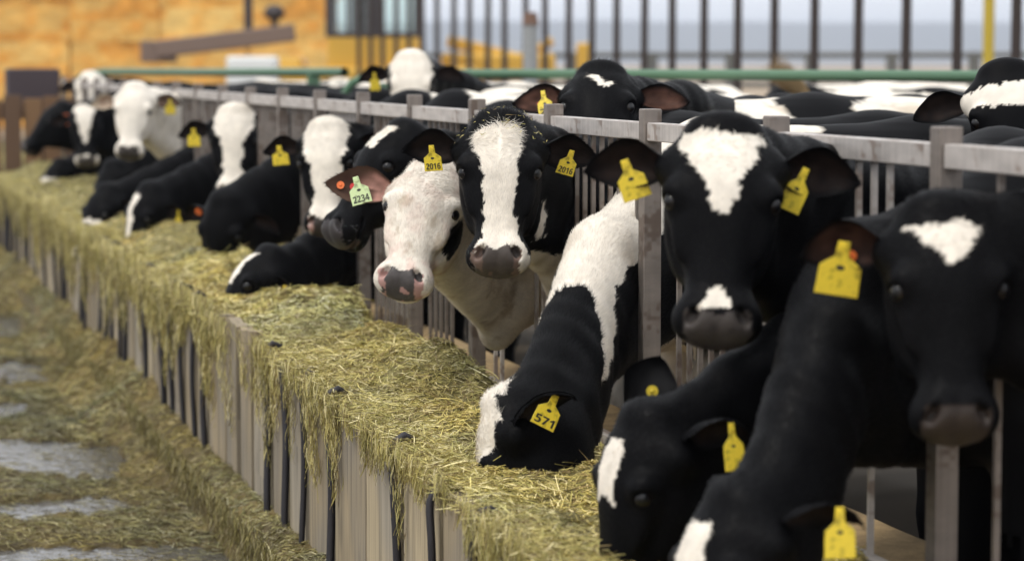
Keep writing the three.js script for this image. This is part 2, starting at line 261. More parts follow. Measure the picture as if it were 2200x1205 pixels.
function surfaceNet(field, cell, lo, hi, keep) {
  const B = 8, nx = Math.ceil((hi.x - lo.x) / cell / B), ny = Math.ceil((hi.y - lo.y) / cell / B), nz = Math.ceil((hi.z - lo.z) / cell / B);
  const pos = [], idx = [], map = new Map(), val = new Float32Array((B + 2) ** 3), S = B + 2, reach = cell * (B + 2) * 0.87 * 1.15;
  const NX = nx * B + 4, NY = ny * B + 4, key = (i, j, k) => (i + 1) + NX * ((j + 1) + NY * (k + 1));
  const act = [];
  for (let bz = 0; bz < nz; bz++) for (let by = 0; by < ny; by++) for (let bx = 0; bx < nx; bx++) {
    const cx = lo.x + (bx + 0.5) * B * cell, cy = lo.y + (by + 0.5) * B * cell, cz = lo.z + (bz + 0.5) * B * cell;
    if (Math.abs(field(cx, cy, cz)) > reach) continue;
    for (let k = 0; k < S; k++) for (let j = 0; j < S; j++) for (let i = 0; i < S; i++) val[i + S * (j + S * k)] = field(lo.x + (bx * B + i - 1) * cell, lo.y + (by * B + j - 1) * cell, lo.z + (bz * B + k - 1) * cell);
    // cell (i,j,k) spans samples i..i+1; local samples 0..S-1 stand for global bx*B-1 ..
    const cellVertex = (i, j, k) => { // local cell index 0..S-2
      const K = key(bx * B + i - 1, by * B + j - 1, bz * B + k - 1); let n = map.get(K); if (n !== undefined) return n;
      let sx = 0, sy = 0, sz = 0, c = 0;
      const at = (a, b, e) => val[i + a + S * (j + b + S * (k + e))];
      for (let a = 0; a < 2; a++) for (let b = 0; b < 2; b++) {
        let u = at(0, a, b), v = at(1, a, b); if ((u < 0) !== (v < 0)) { sx += u / (u - v); sy += a; sz += b; c++; }
        u = at(a, 0, b); v = at(a, 1, b); if ((u < 0) !== (v < 0)) { sx += a; sy += u / (u - v); sz += b; c++; }
        u = at(a, b, 0); v = at(a, b, 1); if ((u < 0) !== (v < 0)) { sx += a; sy += b; sz += u / (u - v); c++; }
      }
      n = pos.length / 3; pos.push(lo.x + (bx * B + i - 1 + sx / c) * cell, lo.y + (by * B + j - 1 + sy / c) * cell, lo.z + (bz * B + k - 1 + sz / c) * cell); map.set(K, n); return n;
    };
    for (let k = 1; k <= B; k++) for (let j = 1; j <= B; j++) for (let i = 1; i <= B; i++) {
      const v0 = val[i + S * (j + S * k)]; const gx = lo.x + (bx * B + i - 1) * cell, gy = lo.y + (by * B + j - 1) * cell, gz = lo.z + (bz * B + k - 1) * cell;
      const ins = v0 < 0;
      const quad = (a, b, c, d, flip) => { if (keep && !keep(gx, gy, gz)) return; if (flip) idx.push(a, c, b, a, d, c); else idx.push(a, b, c, a, c, d); };
      if (ins !== (val[i + 1 + S * (j + S * k)] < 0)) quad(cellVertex(i, j - 1, k - 1), cellVertex(i, j, k - 1), cellVertex(i, j, k), cellVertex(i, j - 1, k), !ins);
      if (ins !== (val[i + S * (j + 1 + S * k)] < 0)) quad(cellVertex(i - 1, j, k - 1), cellVertex(i - 1, j, k), cellVertex(i, j, k), cellVertex(i, j, k - 1), !ins);
      if (ins !== (val[i + S * (j + S * (k + 1))] < 0)) quad(cellVertex(i - 1, j - 1, k), cellVertex(i, j - 1, k), cellVertex(i, j, k), cellVertex(i - 1, j, k), !ins);
    }
  }
  const g = new THREE.BufferGeometry(); g.setAttribute('position', new THREE.Float32BufferAttribute(pos, 3)); g.setIndex(idx); return g;
}
function earGeometry(side, o) { // head-local: a cupped leaf, closed into a tube at its root
  const dir = V(side * (o.dir?.[0] ?? 1), o.dir?.[1] ?? -0.12, o.dir?.[2] ?? -0.22).normalize();
  let open = V(side * (o.open?.[0] ?? 0.1), o.open?.[1] ?? -0.45, o.open?.[2] ?? 0.9); open.addScaledVector(dir, -open.dot(dir)).normalize();
  const across = V().crossVectors(dir, open).normalize();
  const base = V(side * 0.098, o.rootY ?? -0.092, -0.092), len = o.len ?? 0.165, half = (o.half ?? 0.060) * 0.74;
  const NU = 26, NV = 18, at = (u, v, lift) => {
    const arc = half * (0.50 + 0.92 * Math.pow(Math.sin(Math.PI * Math.pow(clamp(u, 0, 1), 0.80)), 0.9)) * Math.pow(clamp(1.0 - Math.pow(u, 6)), 0.5) * (1 + 0.05 * noise(u * 5, v * 2, side * 3));
    const al = lerp(2.3, 0.62, Math.pow(u, 0.5)), R = arc / al, a = v * al;
    const p = base.clone().addScaledVector(dir, u * len).addScaledVector(V(0, 1, 0), 0.012 * Math.sin(u * 3) - 0.018 * u * u);
    p.addScaledVector(across, (R - lift) * Math.sin(a)).addScaledVector(open, R * 0.55 - (R - lift) * Math.cos(a)).addScaledVector(open, -0.55 * R + R * 0.4);
    return p;
  };
  const pos = [], idx = [], inner = [];
  for (const lift of [0, 0.0055]) for (let i = 0; i <= NU; i++) for (let j = 0; j <= NV; j++) {
    const v = j / NV * 2 - 1, edge = 1 - Math.pow(Math.abs(v), 4), p = at(i / NU, v, lift * edge); pos.push(p.x, p.y, p.z); inner.push(lift > 0 ? 1 : 0);
  }
  const N = (NU + 1) * (NV + 1);
  for (const L of [0, 1]) for (let i = 0; i < NU; i++) for (let j = 0; j < NV; j++) { const a = L * N + i * (NV + 1) + j, b = a + NV + 1; if ((L === 0) === (side < 0)) idx.push(a, a + 1, b, b, a + 1, b + 1); else idx.push(a, b, a + 1, b, b + 1, a + 1); }
  const g = new THREE.BufferGeometry(); g.setAttribute('position', new THREE.Float32BufferAttribute(pos, 3)); g.setIndex(idx);
  return { g, inner, at, dir, open, across };
}
const coatMat = new THREE.MeshPhysicalMaterial({ vertexColors: true, roughness: 0.55, specularIntensity: 0.11 });
const noseMat = new THREE.MeshPhysicalMaterial({ vertexColors: true, roughness: 0.45, specularIntensity: 0.32, clearcoat: 0.07, clearcoatRoughness: 0.2 });
const hairMat = new THREE.MeshPhysicalMaterial({ vertexColors: true, roughness: 0.48, specularIntensity: 0.20, side: THREE.DoubleSide });
const eyeMat = new THREE.MeshPhysicalMaterial({ vertexColors: true, roughness: 0.3, specularIntensity: 0.5, clearcoat: 0.3, clearcoatRoughness: 0.06 });
const grime = noiseTexture(256, 256, (u, v) => { const k = 1 - 0.32 * smooth(0.05, 0.6, fbm(u * 7, v * 7, 2)) - 0.08 * smooth(0.3, 0.8, noise(u * 40, v * 30, 4)); return [k, k * 0.98, k * 0.93]; }); grime.repeat.set(8, 8);
const tagMats = { yellow: std(0.78, 0.62, 0.05, 0.45, { map: grime }), green: std(0.60, 0.76, 0.44, 0.45, { map: grime }), orange: std(0.75, 0.16, 0.03, 0.45), red: std(0.62, 0.03, 0.03, 0.45), white: std(0.75, 0.75, 0.75, 0.4) };
const inkMat = std(0.02, 0.02, 0.018, 0.6);
const font = await new FontLoader().loadAsync('fonts/droid/droid_sans_bold.typeface.json');
const BLACK = [0.0036, 0.0036, 0.0043], WHITE = [0.76, 0.70, 0.61];
const FLOOR = 0.1;

function shieldShape(w, h) { // ear tag panel with a neck at the top; origin at the button
  const s = new THREE.Shape(), k = w * 0.13;
  s.moveTo(-k, 0.008); s.lineTo(k, 0.008); s.lineTo(k * 1.2, -h * 0.22); s.lineTo(w / 2, -h * 0.42); s.lineTo(w * 0.52, -h); s.lineTo(-w * 0.52, -h); s.lineTo(-w / 2, -h * 0.42); s.lineTo(-k * 1.2, -h * 0.22); s.closePath();
  return s;
}
const tagCache = {};
function earTag(parent, o, p, q) {
  const holder = new THREE.Group(); holder.name = 'ear_tag'; holder.position.copy(p); holder.quaternion.copy(q); parent.add(holder);
  const w = o.w ?? 0.052, h = o.h ?? 0.072, mat = tagMats[o.color ?? 'yellow'];
  if (o.round) { const g = new THREE.CylinderGeometry(o.round, o.round * 0.92, 0.005, 20); g.rotateX(Math.PI / 2); part('tag_button', g, mat, holder); const s = new THREE.SphereGeometry(o.round * 0.38, 10, 6); s.scale(1, 1, 0.5); s.translate(0, 0, 0.003); part('rivet', s, mat, holder); return; }
  const g = tagCache[w + ',' + h] ??= new THREE.ExtrudeGeometry(shieldShape(w, h), { depth: 0.0018, bevelEnabled: true, bevelSize: 0.0012, bevelThickness: 0.0006, bevelSegments: 1 });
  part('tag_panel', g, mat, holder);
  const slot = new THREE.CylinderGeometry(w * 0.085, w * 0.085, 0.0012, 14); slot.rotateX(Math.PI / 2); slot.scale(1.3, 0.8, 1); slot.translate(0, -h * 0.44, 0.0022); part('tag_slot', slot, inkMat, holder);
  if (o.text) {
    const t = new TextGeometry(o.text, { font, size: o.size ?? h * 0.27, depth: 0.0006, curveSegments: 4 }); t.computeBoundingBox(); const b = t.boundingBox;
    const sx = (w * 0.86) / (b.max.x - b.min.x); t.scale(sx, 1, 1); t.translate(-b.min.x * sx - w * 0.43, -h * 0.93, 0.0026); part('tag_number', t, inkMat, holder);
  }
  const c = new THREE.CylinderGeometry(0.006, 0.007, 0.006, 14); c.rotateX(Math.PI / 2); c.translate(0, -0.002, 0.003); part('tag_button', c, mat, holder);
}

function makeCow(o) {
  const hs = o.size ?? 1;
  const M = new THREE.Matrix4().makeRotationFromEuler(new THREE.Euler(0, rad(-14.7), 0))
    .multiply(new THREE.Matrix4().makeRotationZ(rad(-(o.roll ?? 0)))).multiply(new THREE.Matrix4().makeRotationY(rad(o.yaw ?? 0))).multiply(new THREE.Matrix4().makeRotationX(rad(-(o.pitch ?? 20))));
  M.scale(V(hs * 1.10 * (o.wide ?? 1), hs * 0.915, hs * 1.0));
  const [wx, wz] = o.withers, origin = V(wx, FLOOR, wz);
  M.setPosition(o.poll[0] - origin.x, o.poll[1] - origin.y, o.poll[2] - origin.z);
  const inv = M.clone().invert().elements, Hp = (x, y, z) => V(x, y, z).applyMatrix4(M);
  const t0 = Date.now(); const root = thing('dairy_cow', o.label, 'cow', [wx, FLOOR, wz], o.group ?? 'dairy cows');
  // body frame: forward points to the head end
  const ta = rad(o.tail ?? 0), bf = [-Math.cos(ta), Math.sin(ta)], bs = [-bf[1], bf[0]];
  const tall = o.tall ?? 1.42, k = tall / 1.42;
  const BP = (f, u, s) => [bf[0] * f * k + bs[0] * s * k, u * k, bf[1] * f * k + bs[1] * s * k];
  const nape = Hp(0, -0.035, -0.115), mid = Hp(0, -0.12, -0.165), jaw = Hp(0, -0.235, -0.185);
  const wth = V(...BP(0.0, 1.30, 0)), mch = V(...BP(0.10, 1.12, 0)), chest = V(...BP(0.16, 0.93, 0));
  const hc = Hp(0, -0.26, -0.1), bend = o.bend ?? [0, 0, 0];
  const between = (a, b, t, off) => a.clone().lerp(b, t).add(V(...off));
  const crestM = between(nape, wth, 0.5, bend), midM = between(mid, mch, 0.5, bend), jawM = between(jaw, chest, 0.5, bend);
  const flap = jawM.clone().addScaledVector(crestM.clone().sub(jawM).normalize(), -0.115 * (o.thick ?? 1)), lowChest = V(...BP(0.22, 0.80, 0));
  const th = o.thick ?? 1, vd = crestM.clone().sub(jawM).normalize();
  const neck = [
    [nape, 0.068 * th, crestM, 0.080 * th], [crestM, 0.080 * th, wth, 0.115], [mid, 0.082 * th, midM, 0.102 * th], [midM, 0.102 * th, mch, 0.20], [jaw, 0.058 * th, jawM, 0.082 * th], [jawM, 0.082 * th, chest, 0.17], [jaw, 0.030, flap, 0.022], [flap, 0.022, lowChest, 0.06],
  ].map(([a, ra, b, rb]) => [a.x, a.y, a.z, ra, b.x, b.y, b.z, rb]);
  const cap = (a, ra, b, rb) => [...BP(...a), ra * k, ...BP(...b), rb * k];
  const torso = [cap([-0.02, 1.30, 0], 0.115, [-0.75, 1.285, 0], 0.12), cap([-0.75, 1.285, 0], 0.12, [-1.42, 1.31, 0], 0.10),
    cap([-0.02, 1.02, 0], 0.27, [-0.55, 0.96, 0], 0.36), cap([-0.55, 0.96, 0], 0.36, [-1.05, 0.99, 0], 0.36), cap([-1.05, 1.03, 0], 0.32, [-1.40, 1.10, 0], 0.22),
    cap([-1.18, 1.30, 0.20], 0.085, [-1.45, 1.22, 0.13], 0.09), cap([-1.18, 1.30, -0.20], 0.085, [-1.45, 1.22, -0.13], 0.09)];
  const legs = [];
  for (const s of [-1, 1]) {
    legs.push(cap([0.0, 0.85, s * 0.17], 0.12, [0.06, 0.44, s * 0.16], 0.055), cap([0.06, 0.44, s * 0.16], 0.055, [0.04, 0.12, s * 0.16], 0.04), cap([0.04, 0.12, s * 0.16], 0.04, [0.07, 0.05, s * 0.16], 0.052));
    legs.push(cap([-1.25, 0.95, s * 0.20], 0.17, [-1.22, 0.72, s * 0.19], 0.11), cap([-1.22, 0.72, s * 0.19], 0.11, [-1.48, 0.50, s * 0.16], 0.055), cap([-1.48, 0.50, s * 0.16], 0.055, [-1.43, 0.12, s * 0.16], 0.042), cap([-1.43, 0.12, s * 0.16], 0.042, [-1.39, 0.05, s * 0.16], 0.054));
  }
  const tailC = o.tailUp ? [cap([-1.47, 1.30, 0], 0.04, [-1.66, 1.36, 0.05], 0.026), cap([-1.66, 1.36, 0.05], 0.026, [-1.60, 1.40, 0.20], 0.02)] : [cap([-1.47, 1.30, 0], 0.04, [-1.60, 1.10, 0], 0.028), cap([-1.60, 1.10, 0], 0.028, [-1.60, 0.62, 0.01], 0.02), cap([-1.60, 0.62, 0.01], 0.03, [-1.58, 0.40, 0.02], 0.035)];
  const fold = mch.clone().sub(mid).normalize();
  const headLocal = (x, y, z) => [inv[0] * x + inv[4] * y + inv[8] * z + inv[12], inv[1] * x + inv[5] * y + inv[9] * z + inv[13], inv[2] * x + inv[6] * y + inv[10] * z + inv[14]];
  const parts2 = (x, y, z) => {
    const hx = inv[0] * x + inv[4] * y + inv[8] * z + inv[12], hy = inv[1] * x + inv[5] * y + inv[9] * z + inv[13], hz = inv[2] * x + inv[6] * y + inv[10] * z + inv[14];
    const far2 = (x - hc.x) ** 2 + (y - hc.y) ** 2 + (z - hc.z) ** 2; const h = far2 > 0.5 ? Math.sqrt(far2) - 0.33 : headField(hx, hy, hz) * hs * 0.97;
    let n = 9; for (const c of neck) n = smin(n, cone(x, y, z, c), 0.075);
    if (n < 0.08 && n > -0.08) { const al = (x - mid.x) * fold.x + (y - mid.y) * fold.y + (z - mid.z) * fold.z; const m = smooth(0.02, 0.12, al) * smooth(0.75, 0.45, al); if (m > 0) n += m * (o.folds ?? 1) * (0.0022 * Math.sin(al * 70 + 2.5 * Math.sin(y * 11 + x * 7)) + 0.0035 * Math.sin(al * 27 + 3 * Math.sin(y * 8 - z * 6))); }
    return [h, n, hx, hy, hz];
  };
  const front = (x, y, z) => { const [h, n] = parts2(x, y, z); return smin(h, n, 0.055); };
  const rear = (x, y, z) => { let d = 9; for (const c of torso) d = smin(d, cone(x, y, z, c), 0.14); return d; };
  const limb = (x, y, z) => { let d = 9; for (const c of legs) d = smin(d, cone(x, y, z, c), 0.03); for (const c of tailC) d = smin(d, cone(x, y, z, c), 0.02); return d; };
  const full = (x, y, z) => { let d = front(x, y, z); const r = rear(x, y, z); d = smin(d, r, 0.12); if (y < 1.22 * k || (o.tailUp && x * bf[0] + z * bf[1] < -1.3)) d = smin(d, limb(x, y, z), 0.06); return d; };
  // the fine grid ends part way along the neck; the coarse one carries on
  const axis = mch.clone().sub(mid).normalize(), cutP = mid.clone().lerp(mch, o.cut ?? 0.62), cutD = cutP.dot(axis);
  const lo = V(9, 9, 9), hi = V(-9, -9, -9); const grow = (p, r) => { lo.min(p.clone().subScalar(r)); hi.max(p.clone().addScalar(r)); };
  for (const p of [Hp(0.12, 0.05, 0.05), Hp(-0.12, 0.05, 0.05), Hp(0.12, -0.55, 0.05), Hp(-0.12, -0.55, 0.05), Hp(0.1, -0.55, -0.15), Hp(-0.1, -0.55, -0.15), Hp(0, 0, -0.2)]) grow(p, 0.04 * hs);
  for (const c of neck) for (const e of [0, 4]) grow(V(c[e], c[e + 1], c[e + 2]), c[e + 3] + 0.03);
  const cell = o.cell ?? 0.01;
  const withBody = (x, y, z) => smin(front(x, y, z), rear(x, y, z), 0.12);
  const fineG = surfaceNet(withBody, cell, lo, hi, (x, y, z) => x * axis.x + y * axis.y + z * axis.z < cutD + 0.012);
  const blo = V(9, 9, 9), bhi = V(-9, -9, -9);
  for (const c of [...torso, ...legs, ...tailC, ...neck]) for (const e of [0, 4]) { blo.min(V(c[e] - c[e + 3] - 0.06, c[e + 1] - c[e + 3] - 0.06, c[e + 2] - c[e + 3] - 0.06)); bhi.max(V(c[e] + c[e + 3] + 0.06, c[e + 1] + c[e + 3] + 0.06, c[e + 2] + c[e + 3] + 0.06)); }
  const coarseG = surfaceNet(full, o.bodyCell ?? 0.026, blo, bhi, (x, y, z) => x * axis.x + y * axis.y + z * axis.z > cutD - 0.02);
  // ---- coat colours
  const neckLen = Math.max(0.2, mch.distanceTo(mid));
  const noseDark = o.nose ?? [0.055, 0.047, 0.043];
  let wetAt = false; const wetList = [];
  const coatAt = (x, y, z) => {
    wetAt = false;
    const [h, n, hx, hy, hz] = parts2(x, y, z), t = -hy / HEAD_L;
    const fx = (x * bf[0] + z * bf[1]) / k, sy = (x * bs[0] + z * bs[1]) / k, up = y / k;
    const j = 0.010 * noise(x * 28 + 3, y * 28, z * 28) + 0.006 * noise(x * 75, y * 75 + 9, z * 75) + 0.004 * noise(x * 160, y * 160, z * 160);
    let w; const along = ((x - mid.x) * axis.x + (y - mid.y) * axis.y + (z - mid.z) * axis.z) / neckLen;
    if (h < n + 0.004) w = o.face ? o.face(hx, t, hz) : -1; else w = o.hide ? o.hide(fx, up, sy, along, { hx, t, hz, x, y, z, v: (x - lerp(mid.x, mch.x, along)) * vd.x + (y - lerp(mid.y, mch.y, along)) * vd.y + (z - lerp(mid.z, mch.z, along)) * vd.z }) : -1;
    let c = w + j > 0 ? WHITE : BLACK;
    if (w + j > 0 && o.white) c = o.white;
    const m = 1 + 0.16 * fbm(x * 40, y * 40, z * 40) + 0.10 * fbm(x * 9, y * 9, z * 9);
    c = [c[0] * m, c[1] * m, c[2] * m];
    if (w + j > 0 && o.dirt) { const e = o.dirt * smooth(0.1, 0.6, fbm(x * 16 + 40, y * 16, z * 16) + 0.25 * noise(x * 130, y * 130, z * 130)); c = [lerp(c[0], 0.36, e), lerp(c[1], 0.27, e), lerp(c[2], 0.17, e)]; }
    if (w + j > 0 && h < n && o.pink) { const e = o.pink * (smooth(0.45, 0.95, t) * 0.5 + 0.35) * smooth(-0.1, 0.5, fbm(x * 22, y * 22 + 8, z * 22)); c = [lerp(c[0], 0.62, e), lerp(c[1], 0.40, e), lerp(c[2], 0.34, e)]; }
    if (h < n && t > 0.80) { // bare nose and lips
      const ax = Math.abs(hx), pad = Math.min(smooth(0.845, 0.875, t + j * 2 - 0.35 * Math.max(0, 0.03 - ax)), smooth(0.068, 0.055, ax + j + Math.max(0, t - 0.95) * 0.2), smooth(-0.078, -0.066, hz + j));
      if (pad > 0.5) { wetAt = true; c = noseDark; const nn = fbm(x * 60, y * 60, z * 60); c = c.map((v) => v * (1 + 0.35 * nn)); if (o.noseSpot && (noise(x * 30, y * 30, z * 30 + 2) + (ax > 0.040 ? 0.5 : -0.35)) > 0.30) c = o.noseSpot; }
      else if (t > 0.9 && hz < -0.066 && hz > -0.1) c = c.map((v, i) => lerp(v, [0.12, 0.09, 0.075][i], 0.6));
    }
    return c;
  };
  fineG.computeVertexNormals(); coarseG.computeVertexNormals();
  const pieces = [paint(fineG, (x, y, z) => { const c = coatAt(x, y, z); wetList.push(wetAt); return c; }), paint(coarseG, coatAt)];
  const ears = [];
  for (const side of [-1, 1]) {
    const eo = { ...(o.ear ?? {}), ...((side < 0 ? o.earL : o.earR) ?? {}) };
    const e = earGeometry(side, eo); e.side = side; e.o = eo; e.g.applyMatrix4(M); e.g.computeVertexNormals();
    const pr = e.g.attributes.position; const inner = e.inner, skin = eo.skin ?? [0.020, 0.013, 0.011], outer = eo.outer ?? BLACK;
    const NVc = 19;
    paint(e.g, (x, y, z, i) => { const q = i % (inner.length / 2), u = Math.floor(q / NVc) / 26, v = Math.abs((q % NVc) / 18 * 2 - 1); if (!inner[i]) return outer; const e2 = clamp(smooth(0.95, 0.55, v) * smooth(0.98, 0.75, u) * (0.75 + 0.5 * noise(x * 60, y * 60, z * 60))); const sk = eo.root ? skin.map((c, n) => lerp(c, eo.root[n], smooth(0.55, 0.3, u + 0.15 * (1 - v) * (q % NVc < 9 ? 1 : -1)))) : skin; return outer.map((c, n) => lerp(c, sk[n], e2)); });
    pieces.push(e.g); ears.push(e);
  }
  const clean = pieces.map((g) => { const h = new THREE.BufferGeometry(); for (const a of ['position', 'normal', 'color']) h.setAttribute(a, g.attributes[a]); h.setIndex(g.index); return h; });
  const skin = mergeGeometries(clean), dry = [], wet = [], all = skin.index.array;
  for (let i = 0; i < all.length; i += 3) (wetList[all[i]] && wetList[all[i + 1]] && wetList[all[i + 2]] ? wet : dry).push(all[i], all[i + 1], all[i + 2]);
  skin.setIndex(dry.concat(wet)); skin.addGroup(0, dry.length, 0); if (wet.length) skin.addGroup(dry.length, wet.length, 1);
  part('body', skin, [coatMat, noseMat], root);
  // ---- eyes
  for (const side of [-1, 1]) {
    const g = new THREE.SphereGeometry(0.0200 * hs, 20, 14); const cc = Hp(side * 0.0915, -0.192, -0.019);
    const outD = Hp(side * 0.0915 + side * 0.8 + 0, -0.186 - 0.05, -0.021 + 0.62).sub(cc).normalize();
    paint(g, (x, y, z) => { const d = V(x, y, z).normalize().dot(outD); return d > 0.66 ? [0.003, 0.003, 0.004] : d > 0.30 ? [0.009, 0.006, 0.005] : (o.sclera ?? [0.015, 0.010, 0.009]); });
    g.translate(cc.x, cc.y, cc.z); part('eye', g, eyeMat, root);
  }
  // ---- hair
  if (o.hair) {
    const r = makeRandom(o.seed ?? 5), P = [], N = [], C = [];
    const add = (g, count, region, len, lay) => {
      const p = g.attributes.position, nn = g.attributes.normal, col = g.attributes.color, ix = g.index.array, nt = ix.length / 3, cum = new Float32Array(nt); let sum = 0;
      const A = V(), Bv = V(), Cv = V();
      for (let i = 0; i < nt; i++) { A.fromBufferAttribute(p, ix[i * 3]); Bv.fromBufferAttribute(p, ix[i * 3 + 1]); Cv.fromBufferAttribute(p, ix[i * 3 + 2]); const ar = Bv.clone().sub(A).cross(Cv.clone().sub(A)).length() * region(A); sum += ar; cum[i] = sum; }
      const at = V(), nv = V(), cv = V(), dir = V(), sd = V();
      for (let q = 0; q < count; q++) {
        const s = r() * sum; let a = 0, b = nt - 1; while (a < b) { const m = (a + b) >> 1; if (cum[m] < s) a = m + 1; else b = m; }
        let u = r(), v = r(); if (u + v > 1) { u = 1 - u; v = 1 - v; } const w = 1 - u - v, i0 = ix[a * 3], i1 = ix[a * 3 + 1], i2 = ix[a * 3 + 2];
        const mixv = (out, at2) => out.set(0, 0, 0).addScaledVector(A.fromBufferAttribute(at2, i0), w).addScaledVector(Bv.fromBufferAttribute(at2, i1), u).addScaledVector(Cv.fromBufferAttribute(at2, i2), v);
        mixv(at, p); mixv(nv, nn).normalize(); mixv(cv, col);
        const L = len(at) * (o.hairLen ?? 1) * (0.6 + 0.8 * r()); if (L <= 0) continue;
        const wl = lay(at, dir), wild = typeof wl === "number" ? wl : 0.65; dir.x += (r() - 0.5) * wild; dir.y += (r() - 0.5) * wild; dir.z += (r() - 0.5) * wild; dir.addScaledVector(nv, -dir.dot(nv)).normalize().addScaledVector(nv, 0.14 + 0.24 * r()).normalize();
        sd.crossVectors(dir, nv).normalize(); const wd = (0.0006 + 0.0006 * r()) * (o.hairWidth ?? 1);
        P.push(at.x - sd.x * wd, at.y - sd.y * wd, at.z - sd.z * wd, at.x + sd.x * wd, at.y + sd.y * wd, at.z + sd.z * wd, at.x + dir.x * L, at.y + dir.y * L, at.z + dir.z * L);
        const m = 0.86 + 0.3 * r(), tip = cv.x < 0.1 ? 1.25 : 1.0; for (let e = 0; e < 3; e++) { N.push(nv.x, nv.y, nv.z); const mm = e === 2 ? m * tip : m; C.push(cv.x * mm, cv.y * mm, cv.z * mm); }
      }
    };
    const tailDir = mch.clone().sub(mid).normalize(), up = Hp(0, 1, 0).sub(Hp(0, 0, 0)).normalize(), lat = Hp(1, 0, 0).sub(Hp(0, 0, 0)).normalize();
    const noseFree = (p) => { const [hx, hy, hz] = headLocal(p.x, p.y, p.z); return -hy / HEAD_L > 0.86 && Math.abs(hx) < 0.066 && hz > -0.09 ? 0.02 : 1; };
    add(fineG, o.hair, noseFree, (p) => { const [hx, hy] = headLocal(p.x, p.y, p.z); const t = -hy / HEAD_L; return t > 0.8 ? 0.006 : t > -0.25 && Math.abs(hx) < 0.13 ? lerp(o.forelock ?? 0.02, 0.011, smooth(0.02, 0.3, t)) : 0.015; }, (p, d) => { const [hx, hy] = headLocal(p.x, p.y, p.z); const t = -hy / HEAD_L; if (t > 0.05 && t < 1.1 && Math.abs(hx) < 0.13) d.copy(up).multiplyScalar(lerp(-0.35, 0.8, smooth(0.10, 0.42, t))).addScaledVector(lat, Math.sign(hx) * 0.7 * smooth(0.45, 0.15, t)); else d.copy(tailDir); return t < 0.16 && t > -0.2 ? 2.6 : 0.65; });
    if (o.whiskers) { const keepH = o.hairLen, keepW = o.hairWidth; o.hairLen = 1; o.hairWidth = 0.5; const down = Hp(0, -0.7, 0.5).sub(Hp(0, 0, 0)).normalize(); const c0 = C.length; add(fineG, o.whiskers, (p) => { const [hx, hy, hz] = headLocal(p.x, p.y, p.z), t = -hy / HEAD_L; return t > 0.82 && t < 1.05 && (hz < -0.05 || Math.abs(hx) > 0.06) ? 1 : 0; }, () => 0.020, (p, d) => { d.copy(down); return 1.6; }); for (let i = c0; i < C.length; i++) C[i] = 0.22 + 0.1 * ((i * 7) % 5) / 5; o.hairLen = keepH; o.hairWidth = keepW; }
    for (const e of ears) { const outD = Hp(e.side, -0.1, 0).sub(Hp(0, 0, 0)).normalize(); add(e.g, Math.round(o.hair * 0.05), () => 1, () => 0.012, (p, d) => d.copy(outD)); }
    const g = new THREE.BufferGeometry(); g.setAttribute('position', new THREE.Float32BufferAttribute(P, 3)); g.setAttribute('normal', new THREE.Float32BufferAttribute(N, 3)); g.setAttribute('color', new THREE.Float32BufferAttribute(C, 3));
    const hm = part('hair', g, hairMat, root); hm.userData.kind = 'stuff';
  }
  if (o.tailUp) {
    const r = makeRandom(91), P = [], C = [], a = BP(-1.60, 1.40, 0.20);
    for (let i = 0; i < 900; i++) { const d = V(-0.75 + (r() - 0.5) * 0.5, 0.62 + (r() - 0.5) * 0.5, (r() - 0.5) * 0.5).normalize(), L = 0.16 + 0.14 * r(), sx = (r() - 0.5) * 0.04, sy = (r() - 0.5) * 0.04, w = 0.002; P.push(a[0] + sx, a[1] + sy - w, a[2], a[0] + sx, a[1] + sy + w, a[2], a[0] + sx + d.x * L, a[1] + sy + d.y * L, a[2] + d.z * L); const m = 0.7 + 0.6 * r(); for (let e = 0; e < 3; e++) C.push(0.30 * m, 0.21 * m, 0.11 * m); }
    const g = new THREE.BufferGeometry(); g.setAttribute('position', new THREE.Float32BufferAttribute(P, 3)); g.setAttribute('color', new THREE.Float32BufferAttribute(C, 3)); g.computeVertexNormals(); part('tail_brush', g, hairMat, root).userData.kind = 'stuff';
  }
  if (o.bits) {
    const S = new Strands(51), p = fineG.attributes.position;
    for (let i = 0; i < 40000 && S.P.length / 36 < o.bits; i++) { const n = Math.floor(S.r() * p.count), q = V(p.getX(n), p.getY(n), p.getZ(n)), [hx, hy, hz] = headLocal(q.x, q.y, q.z), t = -hy / HEAD_L; if (t > 0.16 || t < -0.05 || hz < -0.07) continue; const d = V(S.r() - 0.5, (S.r() - 0.5) * 0.6, S.r() - 0.5).normalize(), nn = V(fineG.attributes.normal.getX(n), fineG.attributes.normal.getY(n), fineG.attributes.normal.getZ(n)); S.add(q.addScaledVector(nn, 0.010), d.addScaledVector(nn, -d.dot(nn) * 0.85).normalize(), nn, 0.008 + 0.030 * S.r() * S.r() * S.r(), 0.0020, strawColor(S.r, 1.1)); }
    part('hay_bits', S.geometry(), strandMat, root).userData.kind = 'stuff';
  }
  // ---- ear tags
  for (const tg of o.tags ?? []) {
    const e = ears[tg.side < 0 ? 0 : 1];
    const p = e.at(tg.u ?? 0.55, tg.v ?? 0, 0.012).applyMatrix4(M);
    const f = (tg.facing ? V(...tg.facing) : e.open.clone().transformDirection(M)).normalize();
    let dn = V(Math.sin(rad(tg.tilt ?? 0)), Math.cos(rad(tg.tilt ?? 0)), 0).applyAxisAngle(V(0, 1, 0), rad(-14.7)); dn.addScaledVector(f, -dn.dot(f)).normalize();
    const rt = V().crossVectors(dn, f).normalize();
    earTag(root, tg, p.addScaledVector(f, tg.lift ?? (tg.round ? 0.003 : 0.024)), new THREE.Quaternion().setFromRotationMatrix(new THREE.Matrix4().makeBasis(rt, dn, f)));
  }
  if (globalThis.TIMING) console.log(o.label, Date.now() - t0);
  skins.push({ field: full, at: origin });
